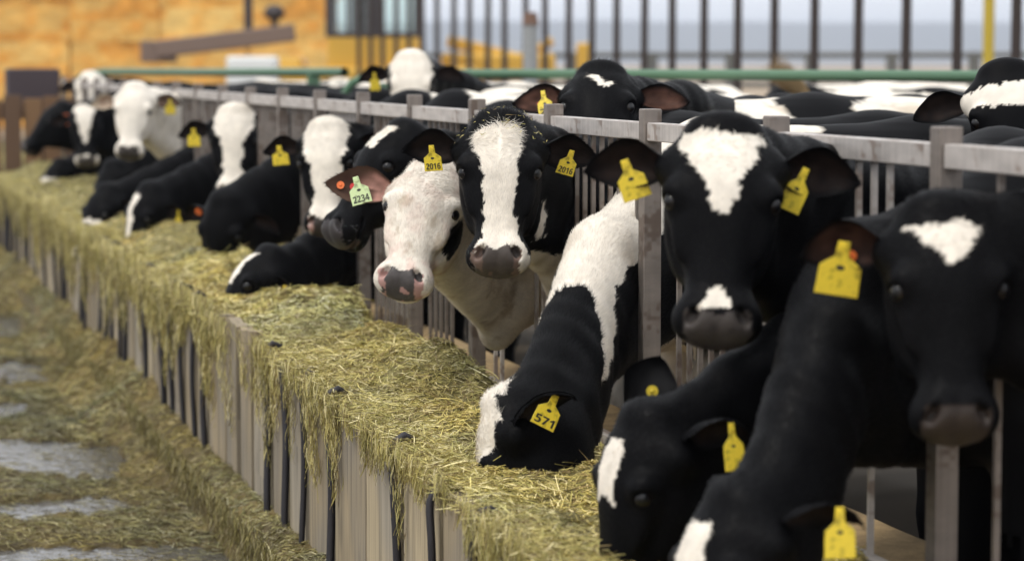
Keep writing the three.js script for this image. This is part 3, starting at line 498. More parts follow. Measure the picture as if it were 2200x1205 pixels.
  return root;
}
const blaze = (table, depth = -0.075) => (x, t, z) => { const [c, w] = curve(table, t); return Math.min(w - Math.abs(x - c), (z - depth) * 1.5); };
// ---------- the herd ----------
const AT_FENCE = 'cows feeding through the fence', IN_PEN = 'cows standing in the pen behind the fence';
const spots = (seed, thr, sx = 1.6) => (f, u, s) => 0.35 * (fbm(f * sx + seed, u * 1.9 + seed * 3, s * 2.0) - thr);
const allWhite = () => 1;
const herd = [
  { // right foreground, star on the forehead
    label: 'blurred black cow at far right with white triangle on forehead facing the camera', group: AT_FENCE, poll: [2.044, 1.442, -4.587], yaw: 1, pitch: 16, roll: -1, withers: [3.05, -4.3], tail: -14, cell: 0.008, thick: 0.95, size: 0.95, hair: 14000, hairLen: 0.7, hairWidth: 2, seed: 31, wide: 0.97, nose: [0.032, 0.024, 0.020],
    face: (x, t, z) => Math.min(0.068 - Math.abs(x) - (t - 0.12) * 0.36, (t - 0.095 - 0.10 * Math.max(0, 0.02 - Math.abs(x))) * 0.52),
    ear: { dir: [1, 0.02, -0.12], open: [0, -0.5, 0.85], skin: [0.05, 0.025, 0.018], half: 0.07, rootY: -0.08 }, tags: [{ side: -1, u: 0.5, w: 0.078, h: 0.098, tilt: 8 }, { side: -1, u: 0.42, v: -0.5, round: 0.011, color: 'orange' }] },
  { label: 'black cow feeding at bottom right with grey white patch on its lowered face', group: AT_FENCE, poll: [1.629, 0.896, -4.691], yaw: -62, pitch: 14, roll: 0, withers: [2.5, -5.2], tail: -6, cell: 0.009, bend: [-0.10, 0.18, 0.02], thick: 0.92, size: 0.94, hair: 14000, hairLen: 0.7, hairWidth: 2, seed: 32,
    face: (x, t, z) => Math.min(0.052 - Math.abs(x + 0.01) - Math.abs(t - 0.3) * 0.1, (t - 0.14) * 0.5, (0.47 - t) * 0.5), ear: { rootY: -0.03, dir: [0.7, 0.25, -0.75], open: [0.3, -0.9, 0.3] }, tags: [{ side: 1, u: 0.6, w: 0.055, h: 0.085, facing: [-0.1, 0.05, 1], lift: 0.05 }] },
  { label: 'black cow with lowered head, upright ear with round yellow button and narrow white face stripe', group: AT_FENCE, poll: [1.643, 0.966, -5.316], yaw: -66, pitch: 4, roll: 4, withers: [2.80, -5.6], tail: 0, cell: 0.0085, bend: [0, 0.05, 0], thick: 0.9, size: 0.95, hair: 14000, hairLen: 0.7, hairWidth: 2, seed: 33,
    face: (x, t, z) => Math.min(0.032 - Math.abs(x - 0.005), (t - 0.12) * 0.5, (0.42 - t) * 0.5), earL: { rootY: -0.045, dir: [0.15, 1, -0.25], open: [-0.9, -0.1, 0.4], len: 0.2, half: 0.075, skin: [0.012, 0.012, 0.013] }, earR: { rootY: -0.04, dir: [0.65, 0.22, -0.75], open: [0.3, -0.8, 0.4], half: 0.07 },
    tags: [{ side: 1, u: 0.6, w: 0.040, h: 0.090, facing: [-0.2, 0.05, 1], tilt: -6, lift: 0.05 }, { side: -1, u: 0.45, v: 0.2, round: 0.013, facing: [-0.3, 0, 1] }] },
  { label: 'black cow with white wedge blaze and white nose snip looking at the camera', group: AT_FENCE, poll: [1.837, 1.581, -5.244], yaw: -3, pitch: 19, roll: 2.5, withers: [2.85, -6.1], tail: 5, cell: 0.007, size: 1.0, hair: 22000, hairLen: 0.6, wide: 1.02, hairWidth: 1.5, bend: [0, -0.05, 0], seed: 8,
    face: (x, t, z) => Math.max(Math.min(0.078 - Math.abs(x + 0.004) - Math.max(0, t - 0.08) * 0.175, (t - 0.055) * 0.5, (0.44 - t) * 0.5), Math.min(0.040 - Math.abs(x + 0.003) - (0.87 - t) * 0.25, (t - 0.74) * 0.5, (0.865 - t) * 0.5)),
    ear: { dir: [1, 0.04, -0.1], open: [0.05, -0.45, 0.9], half: 0.070 }, tags: [{ side: -1, u: 0.52, w: 0.058, h: 0.078, tilt: -20 }, { side: -1, u: 0.45, v: -0.45, round: 0.008, color: 'red' }, { side: 1, u: 0.34, w: 0.050, h: 0.088, tilt: 24 }] },
  { label: 'cow with white forehead and black cheek eating hay in profile, tag 571 on its ear', group: AT_FENCE, poll: [1.668, 0.822, -6.66], yaw: -100, pitch: -7, roll: 0, size: 1.04, withers: [2.58, -7.55], tail: 8, cell: 0.0058, hair: 60000, bend: [-0.07, 0.08, 0.02], thick: 0.95, seed: 3, cut: 0.8, dirt: 0.25,
    face: (x, t, z) => Math.max(Math.min(0.085 + 0.012 * Math.sin(t * 9) - Math.abs(x), (z + 0.050 + 0.012 * Math.sin(t * 12)) * 1.0), Math.min(0.045 - t * 0.5 - 0.02, 0.06 - Math.abs(x), z + 0.075)),
    hide: (f, u, s, a, q) => { const v = q.v; return Math.max(Math.min(v - 0.150, a - 0.34), Math.min(0.05 - Math.abs(a - 0.33 - (v - 0.12) * 0.9), v - 0.03), Math.min(a - 0.80 + 0.12 * fbm(q.x * 5, q.y * 5, 2), v + 0.05, f > -0.12 ? 1 : 0.35 * (fbm(f * 2 + 3, u * 2, s * 2 + 1) - 0.10)), Math.min(-0.12 - v, 0.36 - a), -0.165 - v - Math.abs(a - 0.7) * 0.3); },
    ear: { rootY: -0.06, dir: [0.35, 0.42, -0.95], open: [0.5, -0.7, -0.1], len: 0.20, half: 0.05, skin: [0.03, 0.022, 0.02] }, tags: [{ side: 1, u: 0.62, text: '571', w: 0.062, h: 0.078, tilt: 28, facing: [0.05, 0.1, 1], lift: 0.03 }] },
  { label: 'black cow with broad white blaze and two yellow tags reading 2016, in sharp focus', group: AT_FENCE, poll: [1.912, 1.553, -7.421], yaw: -1, pitch: 23, roll: 0.5, withers: [2.78, -8.4], tail: 8, cell: 0.0052, hair: 80000, whiskers: 110, bits: 60, sclera: [0.42, 0.28, 0.26], bend: [0, -0.06, 0], seed: 4,
    face: blaze([[0.03, 0, -0.03], [0.07, 0.012, 0.040], [0.12, -0.002, 0.066], [0.2, -0.006, 0.064], [0.35, 0, 0.046], [0.6, 0.002, 0.034], [0.78, 0.002, 0.044], [0.86, 0.006, 0.070], [0.92, 0.018, 0.066], [1.0, 0.03, 0.06]], -0.085),
    forelock: 0.027,
    hide: (f, u, s, a, q) => Math.max(Math.min(-0.21 - q.v, 0.9 - a), 0.009 - Math.hypot((a - 0.14) * 0.45, (q.v + 0.13) * 0.2 + (a - 0.14) * 0.4)),
    earL: { dir: [1, 0.16, -0.10], open: [0.0, -0.55, 0.8], half: 0.068 }, earR: { dir: [1, 0.02, -0.20], open: [0.1, -0.6, 0.75], half: 0.066 }, tags: [{ side: -1, u: 0.50, text: '2016', w: 0.050, h: 0.066, tilt: -4, lift: 0.045 }, { side: 1, u: 0.55, text: '2016', w: 0.050, h: 0.066, tilt: 16 }], nose: [0.075, 0.062, 0.055], noseSpot: [0.16, 0.11, 0.09] },
  { label: 'white faced cow with pinkish nose, dark patch round one eye and pale green tag 2234', group: AT_FENCE, poll: [1.790, 1.405, -7.76], yaw: -12, pitch: 34, roll: 7, size: 0.94, wide: 1.05, withers: [2.76, -9.0], tail: 9, cell: 0.0055, hair: 70000, whiskers: 110, folds: 0.35, seed: 6, tall: 1.475, bend: [-0.02, -0.19, 0.05], dirt: 0.55, pink: 0.7, thick: 0.95,
    face: (x, t, z) => -Math.max(0.055 - Math.hypot((x - 0.115) * 0.9, (t - 0.47) * 0.36, z + 0.085), 0.035 - Math.hypot(x + 0.105, (t - 0.48) * 0.4, z + 0.06)), hide: (f, u, s, a) => a < 0.9 ? 1 : 0.35 * (fbm(f * 1.4 + 2, u * 2, s * 2) + (f > -0.55 ? 0.5 : 0.0)),
    ear: { outer: [0.09, 0.055, 0.04], skin: [0.075, 0.04, 0.03], root: [0.50, 0.27, 0.22], half: 0.066 }, earL: { dir: [1, 0.05, 0.12], open: [0.05, -0.40, 0.9], len: 0.205, half: 0.078 }, nose: [0.075, 0.067, 0.065], noseSpot: [0.45, 0.27, 0.24], sclera: [0.1, 0.06, 0.05],
    tags: [{ side: -1, u: 0.60, v: 0.25, text: '2234', w: 0.058, h: 0.076, color: 'green', tilt: -16 }, { side: -1, u: 0.80, v: -0.15, round: 0.012, color: 'orange' }, { side: -1, u: 0.63, v: -0.1, round: 0.011, color: 'red' }] },
  { label: 'black cow with small white star turned left in profile behind the white faced cow', group: AT_FENCE, poll: [1.905, 1.506, -8.82], yaw: -58, pitch: 36, roll: 0, withers: [2.82, -9.7], tail: 8, cell: 0.0065, hair: 40000, whiskers: 60, seed: 9, bend: [0, -0.06, 0],
    face: (x, t, z) => Math.min(0.034 - Math.abs(x + 0.012 + (t - 0.2) * 0.12), (t - 0.06) * 0.4, (0.27 - t) * 0.5), hide: (f, u, s, a, q) => Math.min(-0.10 - q.v, 0.55 - a), ear: { dir: [0.9, 0.1, -0.5] }, nose: [0.045, 0.04, 0.04] },
  { label: 'cow with broad white face and square yellow tag, behind the cow turned in profile', group: AT_FENCE, poll: [2.025, 1.462, -10.758], yaw: -6, pitch: 18, roll: -2, withers: [2.85, -11.0], tail: 3, cell: 0.008, hair: 16000, hairWidth: 1.7, bend: [0, -0.06, 0], seed: 12, wide: 0.96, hairLen: 0.7,
    face: blaze([[0, 0, 0.085], [0.2, 0, 0.088], [0.4, 0.004, 0.066], [0.6, 0.008, 0.05], [0.85, 0.01, 0.06], [1, 0, 0.06]], -0.07), ear: { dir: [1, 0.0, -0.05] }, noseSpot: [0.35, 0.22, 0.19], tags: [{ side: -1, u: 0.6, w: 0.066, h: 0.072, tilt: -6 }] },
  { label: 'black cow reaching low into the hay at centre left with oblong yellow tag hanging', group: AT_FENCE, poll: [1.755, 0.955, -10.75], yaw: -70, pitch: 32, roll: 2, withers: [2.82, -11.8], tail: 4, cell: 0.010, bend: [0, -0.12, 0.0], thick: 1.0, tall: 1.46, hide: (f, u, s) => f < -0.05 ? 0.35 * (fbm(f * 1.3 + 4, u * 1.5, s * 1.8) + 0.42) : -1,
    face: (x, t, z) => Math.max(Math.min(0.035 - Math.abs(x + 0.01), (t - 0.10) * 0.4, (0.42 - t) * 0.5), (t - 0.93) * 0.5), ear: { dir: [0.7, -0.5, -0.5] }, tags: [{ side: 1, u: 0.4, w: 0.05, h: 0.085, facing: [-0.3, 0, 1] }] },
  { label: 'all black cow with head down in the hay, round orange button inside its ear', group: AT_FENCE, poll: [1.82, 1.07, -12.35], yaw: -28, pitch: -4, roll: 6, withers: [2.82, -12.75], tail: 4, cell: 0.011, thick: 1.25, bend: [0, 0.06, 0], ear: { dir: [0.85, -0.3, -0.1] }, tall: 1.45, hide: (f, u, s, a, q) => f < -0.1 ? 0.35 * (fbm(f * 1.4 + 14, u * 1.6, s * 1.8) + 0.38) : Math.min(-0.12 - q.v, a - 0.3), tags: [{ side: -1, u: 0.5, round: 0.02, color: 'orange' }] },
  { label: 'cow with blaze narrowing to white muzzle, bell shaped tag, left of square tag cow', group: AT_FENCE, poll: [2.119, 1.475, -13.846], size: 1.06, yaw: -1, pitch: 18, roll: -1, withers: [2.9, -14.0], tail: 3, cell: 0.010, bend: [0, -0.06, 0], hair: 9000, hairLen: 0.7, hairWidth: 2, seed: 2, wide: 1.03,
    face: blaze([[0, 0, 0.09], [0.2, 0, 0.088], [0.45, 0, 0.045], [0.65, 0, 0.036], [0.8, 0, 0.062], [1, 0, 0.08]], -0.09), tall: 1.45, hide: (f, u, s, a, q) => f < -0.1 ? 0.35 * (fbm(f * 1.2 + 24, u * 1.6, s * 1.8) + 0.30) : Math.min(0.06 - Math.abs(a - 0.3), -q.v - 0.04), tags: [{ side: -1, u: 0.55, w: 0.066, h: 0.085 }], noseSpot: [0.3, 0.2, 0.18] },
  { label: 'black cow feeding at left with thin white stripe down its face and side-on yellow tag', group: AT_FENCE, poll: [1.73, 1.03, -14.6], yaw: -50, pitch: 8, roll: 8, withers: [2.85, -15.1], tail: 3, cell: 0.012, thick: 1.2, face: (x, t, z) => Math.min(0.026 - Math.abs(x + 0.01), (t - 0.1) * 0.5), ear: { dir: [0.8, -0.3, -0.4] }, tags: [{ side: 1, u: 0.5, w: 0.03, h: 0.10, facing: [0, 0, 1] }] },
  { label: 'cow with head buried in hay at left, only its white muzzle patch showing', group: AT_FENCE, poll: [1.62, 0.98, -15.75], yaw: -45, pitch: 22, roll: 0, withers: [2.85, -16.2], tail: 3, cell: 0.014, thick: 1.1, face: (x, t) => (t - 0.45) * 0.5 },
  { label: 'cow with all white face and cream neck at left', group: AT_FENCE, poll: [1.909, 1.571, -16.5], yaw: -2, pitch: 20, roll: 2, withers: [2.8, -17.2], tail: 3, cell: 0.012, bend: [0, -0.06, 0], face: allWhite, hide: (f, u, s, a) => a < 0.75 ? 1 : -1, ear: { outer: [0.5, 0.42, 0.32], skin: [0.3, 0.2, 0.15] }, earR: { dir: [1, 0.1, -0.1], outer: BLACK }, tags: [{ side: 1, u: 0.6, w: 0.06, h: 0.08 }] },
  { label: 'dark cow lowering its neck to the hay under the white faced cow at left', group: AT_FENCE, poll: [1.80, 1.06, -17.2], yaw: -55, pitch: 10, roll: 0, withers: [2.85, -18.2], tail: 3, cell: 0.015, thick: 1.1, face: (x, t) => (t - 0.72) * 0.5 },
  { label: 'black cow with white tapering blaze at far left, beside the white faced cow', group: AT_FENCE, poll: [1.923, 1.402, -19.801], yaw: 4, pitch: 18, roll: -3, withers: [2.85, -19.9], tail: 3, cell: 0.013, bend: [0, -0.02, 0], face: (x, t, z) => Math.max(Math.min(0.085 - Math.abs(x) - t * 0.12, (t - 0.02) * 0.5), (t - 0.84) * 0.4), tags: [{ side: 1, u: 0.3, w: 0.085, h: 0.095 }] },
  { label: 'black cow at far left end, orange round tag on its ear', group: AT_FENCE, poll: [1.80, 1.41, -20.6], yaw: -64, pitch: 40, roll: 0, withers: [2.7, -20.7], tail: 3, cell: 0.014, thick: 1.1, ear: { dir: [0.7, -0.4, 0.1] }, tags: [{ side: 1, u: 0.35, round: 0.045, color: 'orange', facing: [-0.1, 0, 1] }] },
  { label: 'cow with white muzzle feeding low at the far left end of the bunk', group: AT_FENCE, poll: [1.80, 0.95, -20.9], yaw: -50, pitch: 25, roll: 0, withers: [2.8, -21.6], tail: 3, cell: 0.015, face: (x, t) => (t - 0.35) * 0.5, thick: 1.1 },
  // standing in the pen
  { label: 'white headed cow standing far left behind the blazed cow, black ear raised', group: IN_PEN, poll: [2.30, 1.62, -23.2], yaw: 0, pitch: 25, roll: 0, withers: [3.1, -23.6], tail: 10, cell: 0.014, face: (x, t, z) => 0.6 - t, hide: () => -1 },
  { label: 'black cow looking over the fence with raised ears and a white wisp on its forehead', group: IN_PEN, poll: [2.46, 1.704, -8.25], yaw: -8, pitch: 40, roll: 0, withers: [3.35, -9.3], tail: 18, cell: 0.007, hair: 30000, seed: 14, tall: 1.46, bend: [0, 0.02, 0], bodyCell: 0.02,
    face: (x, t, z) => 0.015 - Math.hypot((x - 0.012) * 0.42, (t - 0.20) * 0.5 - 0.018 * Math.sin(x * 60)) , earL: { dir: [1, -0.02, 0.02], open: [0, -0.35, 1], skin: [0.11, 0.055, 0.04], half: 0.062 }, earR: { dir: [1, 0.05, 0.0], open: [0, -0.35, 1], skin: [0.11, 0.055, 0.04] }, tags: [{ side: -1, u: 0.45, v: 0.3, text: '20', w: 0.046, h: 0.082, tilt: -10 }, { side: -1, u: 0.52, v: -0.3, round: 0.008, color: 'red' }] },
  { label: 'white headed cow looking over the green gate with a yellow tag', group: IN_PEN, poll: [3.02, 1.75, -13.6], yaw: 0, pitch: 14, roll: 0, withers: [3.7, -14.3], tail: 18, cell: 0.009, hair: 8000, hairWidth: 1.6, seed: 15, tall: 1.46, face: (x, t, z) => Math.min(0.095 - Math.abs(x) + 0.02 * (0.3 - t), 1), hide: spots(5, 0.1), tags: [{ side: -1, u: 0.5, w: 0.05, h: 0.085 }] },
  { label: 'black cow at upper right with white band across its forehead', group: IN_PEN, poll: [3.46, 1.70, -7.35], yaw: -6, pitch: 22, roll: -6, withers: [4.2, -8.1], tail: 12, cell: 0.009, tall: 1.47, bodyCell: 0.02, face: (x, t, z) => Math.min((t - 0.14) * 0.5, (0.30 - t + x * 0.3) * 0.5, 0.5), ear: { dir: [1, -0.12, 0], half: 0.06 } },
  // mostly backs
  { label: 'cow with long white back patch, left of the black head above the fence', group: IN_PEN, poll: [3.3, 1.25, -14.9], yaw: -70, pitch: 15, roll: 0, withers: [4.05, -15.4], tail: 12, cell: 0.02, bodyCell: 0.022, tall: 1.47, face: () => -1, hide: (f, u, s) => 0.35 * (fbm(f * 1.3 + 11, u * 1.5, s * 1.8) + 0.30) },
  { label: 'black backed cow with white flank streaks standing broadside at right behind the fence', group: IN_PEN, poll: [2.9, 1.2, -9.3], yaw: -75, pitch: 20, roll: 0, withers: [3.7, -9.9], tail: 6, cell: 0.02, bodyCell: 0.02, tall: 1.46, hide: (f, u, s) => Math.max(0.03 - Math.abs(u - 1.25 + 0.06 * Math.sin(f * 4)), -0.5) - 0.02 + 0.05 * fbm(f * 3, u * 3, s * 3) },
  { label: 'black and white cow facing away at right with tan tail brush flicked up', group: IN_PEN, poll: [7.5, 1.25, -13.9], yaw: 80, pitch: 15, roll: 0, withers: [6.72, -13.6], tail: 184, cell: 0.02, bodyCell: 0.022, tall: 1.45, hide: spots(21, 0.12), tailUp: true },
  { label: 'white backed cow standing behind the fence below the far gate', group: IN_PEN, poll: [3.1, 1.15, -19.3], yaw: -75, pitch: 20, roll: 0, withers: [3.9, -20.0], tail: 12, cell: 0.022, bodyCell: 0.026, tall: 1.45, face: allWhite, hide: (f, u, s) => 0.35 * (fbm(f * 1.1 + 31, u * 1.5, s * 1.8) + 0.38) },
  { label: 'white shouldered cow far back at left with black patch on its back', group: IN_PEN, poll: [3.2, 1.15, -24.0], yaw: -75, pitch: 20, roll: 0, withers: [4.0, -24.4], tail: 12, cell: 0.024, bodyCell: 0.03, tall: 1.44, face: allWhite, hide: (f, u, s) => 0.35 * (fbm(f * 1.2 + 37, u * 1.5, s * 1.8) + 0.22) },
  { label: 'black cow with white back spot at right edge behind the fence', group: IN_PEN, poll: [3.3, 1.2, -6.3], yaw: -75, pitch: 20, roll: 0, withers: [4.1, -6.9], tail: 2, cell: 0.02, bodyCell: 0.022, tall: 1.45, hide: (f, u, s) => 0.35 * (fbm(f * 1.7 + 51, u * 1.9, s * 1.8) - 0.14) },
  { label: 'dark cow with pale rump far behind the green gate', group: IN_PEN, poll: [5.6, 1.2, -16.4], yaw: -75, pitch: 20, roll: 0, withers: [6.4, -17.0], tail: 14, cell: 0.022, bodyCell: 0.026, tall: 1.46, hide: spots(61, 0.02) },
  { label: 'patched cow behind the gate at far right, tan muck on its back', group: IN_PEN, poll: [7.2, 1.2, -15.2], yaw: -75, pitch: 20, roll: 0, withers: [8.0, -15.8], tail: 14, cell: 0.022, bodyCell: 0.026, tall: 1.44, white: [0.55, 0.45, 0.33], hide: spots(71, -0.02) },
];
for (const c of herd) makeCow(c);
buildFence();
// ---------- hay ----------
const baseHay = [[4, 0.57], [5.2, 0.60], [6.4, 0.645], [7.2, 0.71], [8.4, 0.75], [10, 0.765], [13, 0.785], [18, 0.78], [40, 0.76]];
function hayTop(x, z) {
  const u = (x - PLANK_X) / (FENCE_X - PLANK_X), b = curve(baseHay, -z)[0];
  const lump = fbm(x * 5.5, 6, z * 4.6), heap = 0.085 * fbm(x * 2.6, 1, z * 2.0) + 0.085 * (Math.abs(lump) * -1.6 + 0.35) + 0.022 * fbm(x * 15, 2, z * 13) + 0.008 * fbm(x * 38, 2, z * 34);
  const open = smooth(-11.8, -10.9, z) * smooth(-5.6, -6.3, z);            // stretch where the cattle have cleaned the floor by the fence
  const side = lerp(b, plankTop(z), smooth(0.55, 0.0, u));
  const edge = lerp(1.12, 0.68 + 0.07 * noise(1, 2, z * 2.5) + 0.04 * noise(5, 2, z * 7), open);
  const k = smooth(edge + 0.09, edge - 0.13, u);
  const floor = 0.590 + 0.05 * smooth(1.0, 0.7, u) + 0.006 * fbm(x * 20, 5, z * 20);
  return lerp(floor, side + heap * smooth(-0.02, 0.40, u) + 0.010, k) + 0.006 * fbm(x * 30, 5, z * 30) * k;
}
function bermTop(x, z) { // spilled hay heaped against the alley side of the planks
  const d = PLANK_X - 0.02 - x, h = 0.20 + 0.12 * fbm(1, 3, z * 0.9) + 0.05 * fbm(2, 3, z * 3.1) - 0.10 * smooth(-9.2, -8.2, z) * smooth(-5, -7, z);
  const reach = (1 - 0.55 * smooth(0.15, 0.6, hollow(1.15, z))) * 0.22 + 0.15 * fbm(7, 1, z * 0.8) + 0.05 * smooth(-9.5, -12, z) - 0.10 * smooth(-9.3, -8.6, z);
  const prof = h * Math.pow(clamp(1 - d / Math.max(0.12, reach)), 1.25);
  if (prof < 0.006) return -0.06;
  return prof + (prof > 0.005 ? 0.05 * fbm(x * 7, 2, z * 6) + 0.022 * fbm(x * 20, 2, z * 18) : 0);
}
function litterTop(x, z) { // trodden hay and mud over the concrete, with ragged edges at the water
  const wet = smooth(0.20, 0.55, hollow(x, z) + 0.34 * fbm(x * 6, 9, z * 4) + 0.36 * fbm(x * 22, 3, z * 15));
  return 0.006 + 0.016 * fbm(x * 4, 8, z * 3) + 0.010 * fbm(x * 15, 4, z * 12) + 0.006 * fbm(x * 45, 4, z * 38) - 0.032 * wet;
}
const hayTone = (x, y, z) => { // bed under the strands: leaf fines and stems
  const n = 0.5 + 0.5 * fbm(x * 14, y * 14, z * 14), m = 0.5 + 0.5 * fbm(x * 3, 1, z * 3); const a = [0.10, 0.08, 0.028], b = [0.27, 0.235, 0.09]; const k = 0.6 * n + 0.4 * m; return a.map((v, i) => lerp(v, b[i], k)); };
const wetTone = (x, y, z) => { const c = hayTone(x, y, z); const w = 0.30 + 0.28 * smooth(-0.2, 0.4, fbm(x * 5, 2, z * 4)); return [c[0] * w * 1.15, c[1] * w * 0.98, c[2] * w * 0.9]; };
const hayBedMat = new THREE.MeshStandardMaterial({ vertexColors: true, roughness: 0.95 });
function stuff(name, o, label, category) { o.name = numbered(name); o.userData.kind = 'stuff'; tag(o, label, category); scene.add(shade(o)); return o; }
const patch = (x, z) => { const a = fbm(x * 6 + 3, 4, z * 5), b = fbm(x * 2.2, 9, z * 1.9); return [clamp(1 + 0.42 * a + 0.28 * b, 0.45, 1.5), clamp(1 + 0.42 * a + 0.10 * b, 0.45, 1.5), clamp(1 + 0.30 * a - 0.3 * b, 0.4, 1.6)]; };
function lieOn(S, f, x, z, len, width, wet, lift = 0.35, tone) {
  const r = S.r, e = 0.02, y = f(x, z), nx = -(f(x + e, z) - f(x - e, z)) / (2 * e), nz = -(f(x, z + e) - f(x, z - e)) / (2 * e), n = V(nx, 1, nz).normalize();
  const a = r() * Math.PI * 2, d = V(Math.cos(a), (r() - 0.4) * lift * 2, Math.sin(a)); d.addScaledVector(n, -d.dot(n) * 0.75).normalize();
  S.add(V(x, y + 0.004 + len * 0.12 * r() * lift, z), d, n, len, width, (() => { const c = strawColor(r, wet), k = patch(x, z); return [c[0] * k[0], c[1] * k[1], c[2] * k[2]]; })());
}
{
  // feed lying in the bunk
  const g = sheet(PLANK_X + 0.025, FENCE_X + 0.02, -30, -3.6, 46, 900, hayTop);
  stuff('bunk_hay', new THREE.Mesh(paint(g, hayTone), hayBedMat), 'chopped green hay heaped along the feed bunk below the cows', 'hay');
  const S = new Strands(11);
  const dens = [[-4.6, -6.0, 9000], [-6.0, -9.4, 56000], [-9.4, -13, 30000], [-13, -26, 12000]];
  for (const [a, b, n] of dens) for (let i = 0; i < n; i++) {
    const z = lerp(a, b, S.r()), x = lerp(PLANK_X, FENCE_X, S.r()), h = hayTop(x, z);
    const low = h < 0.66 && x > 1.95 && z < -6 && z > -11.6; if (low && S.r() < 0.55) continue; if (!low && fbm(x * 5.5, 6, z * 4.6) ** 2 > 0.10 + 0.30 * S.r()) continue;
    const far = z < -9.4 ? 1.7 : 1, short = low;
    lieOn(S, hayTop, x, z, (short ? 0.02 : 0.035) * (0.6 + 1.6 * S.r() * S.r()) * far, (0.0016 + 0.0016 * S.r()) * far, short ? 1.25 : 1, 0.5);
  }
  // longer stalks that stick out of the heaps
  for (let i = 0; i < 1500; i++) { const z = lerp(-5, -13, S.r()), x = lerp(PLANK_X, FENCE_X - 0.2, S.r()); lieOn(S, hayTop, x, z, 0.08 + 0.09 * S.r(), 0.0024, 1.2, 0.9); }
  stuff('bunk_hay_stalks', new THREE.Mesh(S.geometry(), strandMat), 'loose cut stalks strewn over the hay heap in the bunk', 'hay');
}
{
  // hay caught on the plank tops and hanging in locks
  const S = new Strands(23);
  const bare = (z) => smooth(-10.1, -9.8, z) * smooth(-8.9, -9.15, z);
  for (let k = 0; k < 430; k++) {
    const zc = -4.6 - 20 * Math.pow(S.r(), 1.3); if (S.r() < 0.8 * bare(zc)) continue;
    const thick = 0.5 + 0.5 * fbm(4, 2, zc * 1.3) + 0.1 * smooth(-11, -14, zc) - 0.35 * smooth(-7.8, -7.0, zc); if (S.r() > 0.35 + thick) continue;
    const far = zc < -10 ? 1.5 : 1, wide = (0.02 + 0.07 * S.r()) * far, hang = (0.05 + 0.42 * Math.pow(S.r(), 2.6)) * (0.45 + 0.75 * clamp(thick)), n = Math.round((26 + 80 * wide / 0.09) / (far > 1 ? 1.4 : 1)), sway = (S.r() - 0.5) * 0.5, tone = 0.75 + 0.4 * S.r();
    for (let i = 0; i < n; i++) {
      const q = S.r(), y = plankTop(zc) + 0.02 - q * hang, z = zc + (S.r() - 0.5) * 2 * wide * (1 - 0.6 * q) + sway * q * hang;
      S.add(V(PLANK_X - 0.028 - 0.022 * S.r() - 0.02 * (1 - q), y, z), V((S.r() - 0.5) * 0.5, -1, sway + (S.r() - 0.5) * 0.9).normalize(), V(-1, 0, 0.2), (0.035 + 0.07 * S.r()) * far, (0.0015 + 0.001 * S.r()) * far, strawColor(S.r, tone));
    }
  }
  for (let i = 0; i < 26000; i++) { // mat on top of the planks
    const z = -4.5 - 20 * Math.pow(S.r(), 1.35), c = clamp(0.55 + 0.9 * fbm(4, 7, z * 2.3)) * (1 - 0.85 * bare(z)); if (S.r() > c) continue;
    const a = S.r() * 6.3, far = z < -10 ? 1.5 : 1; S.add(V(PLANK_X - 0.052 + 0.14 * S.r(), plankTop(z) - 0.004 + 0.05 * S.r() * c, z), V(Math.cos(a), (S.r() - 0.55) * 0.9, Math.sin(a)).normalize(), V(0, 1, 0), (0.03 + 0.06 * S.r()) * far, (0.0016 + 0.001 * S.r()) * far, strawColor(S.r, 1.05));
  }
  stuff('hanging_hay', new THREE.Mesh(S.geometry(), strandMat), 'stringy hay hanging in wisps over the plank wall', 'hay');
}
{
  // heap spilled along the foot of the planks and drifts over the alley
  const bermY = (x, z) => { const b = bermTop(x, z), d = PLANK_X - x; return d < 0.142 ? Math.max(b, 0.135 + 0.05 * smooth(0.14, 0.05, d) + 0.025 * fbm(x * 20, 2, z * 9)) : b; };
  const g = sheet(0.80, PLANK_X - 0.022, -26, -4.4, 68, 1000, bermY);
  stuff('spilled_hay', new THREE.Mesh(paint(g, (x, y, z) => { const c = wetTone(x, y, z); return c.map((v) => v * 1.35); }), hayBedMat), 'brown trampled hay heaped along the foot of the plank wall', 'hay');
  const g2 = sheet(0.45, PLANK_X - 0.13, -24, -7.6, 92, 1000, litterTop);
  stuff('alley_litter', new THREE.Mesh(paint(g2, wetTone), hayBedMat), 'wet flattened hay litter between the puddles of the alley', 'hay');
  const S = new Strands(31);
  for (let i = 0; i < 60000; i++) {
    const z = -7.6 - 20 * Math.pow(S.r(), 1.7), x = lerp(0.35, PLANK_X - 0.03, Math.pow(S.r(), 0.75)), b = bermY(x, z), l = litterTop(x, z), far = z < -12 ? 1.7 : 1.15;
    if (b > l && b > 0.012) lieOn(S, bermY, x, z, (0.035 + 0.06 * S.r() * S.r()) * far, 0.0022 * far, 0.42 + 0.34 * S.r(), 0.6);
    else { if (l < -0.010 && S.r() < 0.93) continue; lieOn(S, (a, c) => Math.max(litterTop(a, c), -0.009), x, z, (0.035 + 0.05 * S.r()) * far, 0.0022 * far, 0.30 + 0.34 * S.r(), 0.25); }
  }
  for (let i = 0; i < 5000; i++) { const z = -8 - 8 * S.r(), q = S.r(); S.add(V(PLANK_X - 0.143 - 0.02 * S.r(), 0.15 - q * q * 0.15, z), V((S.r() - 0.6) * 0.5, -0.9, (S.r() - 0.5) * 1.6).normalize(), V(-1, 0.2, 0), 0.04 + 0.06 * S.r(), 0.0024, strawColor(S.r, 0.35 + 0.35 * S.r())); }
  stuff('loose_litter', new THREE.Mesh(S.geometry(), strandMat), 'loose stalks scattered over the wet alley and the spilled heap', 'hay');
}
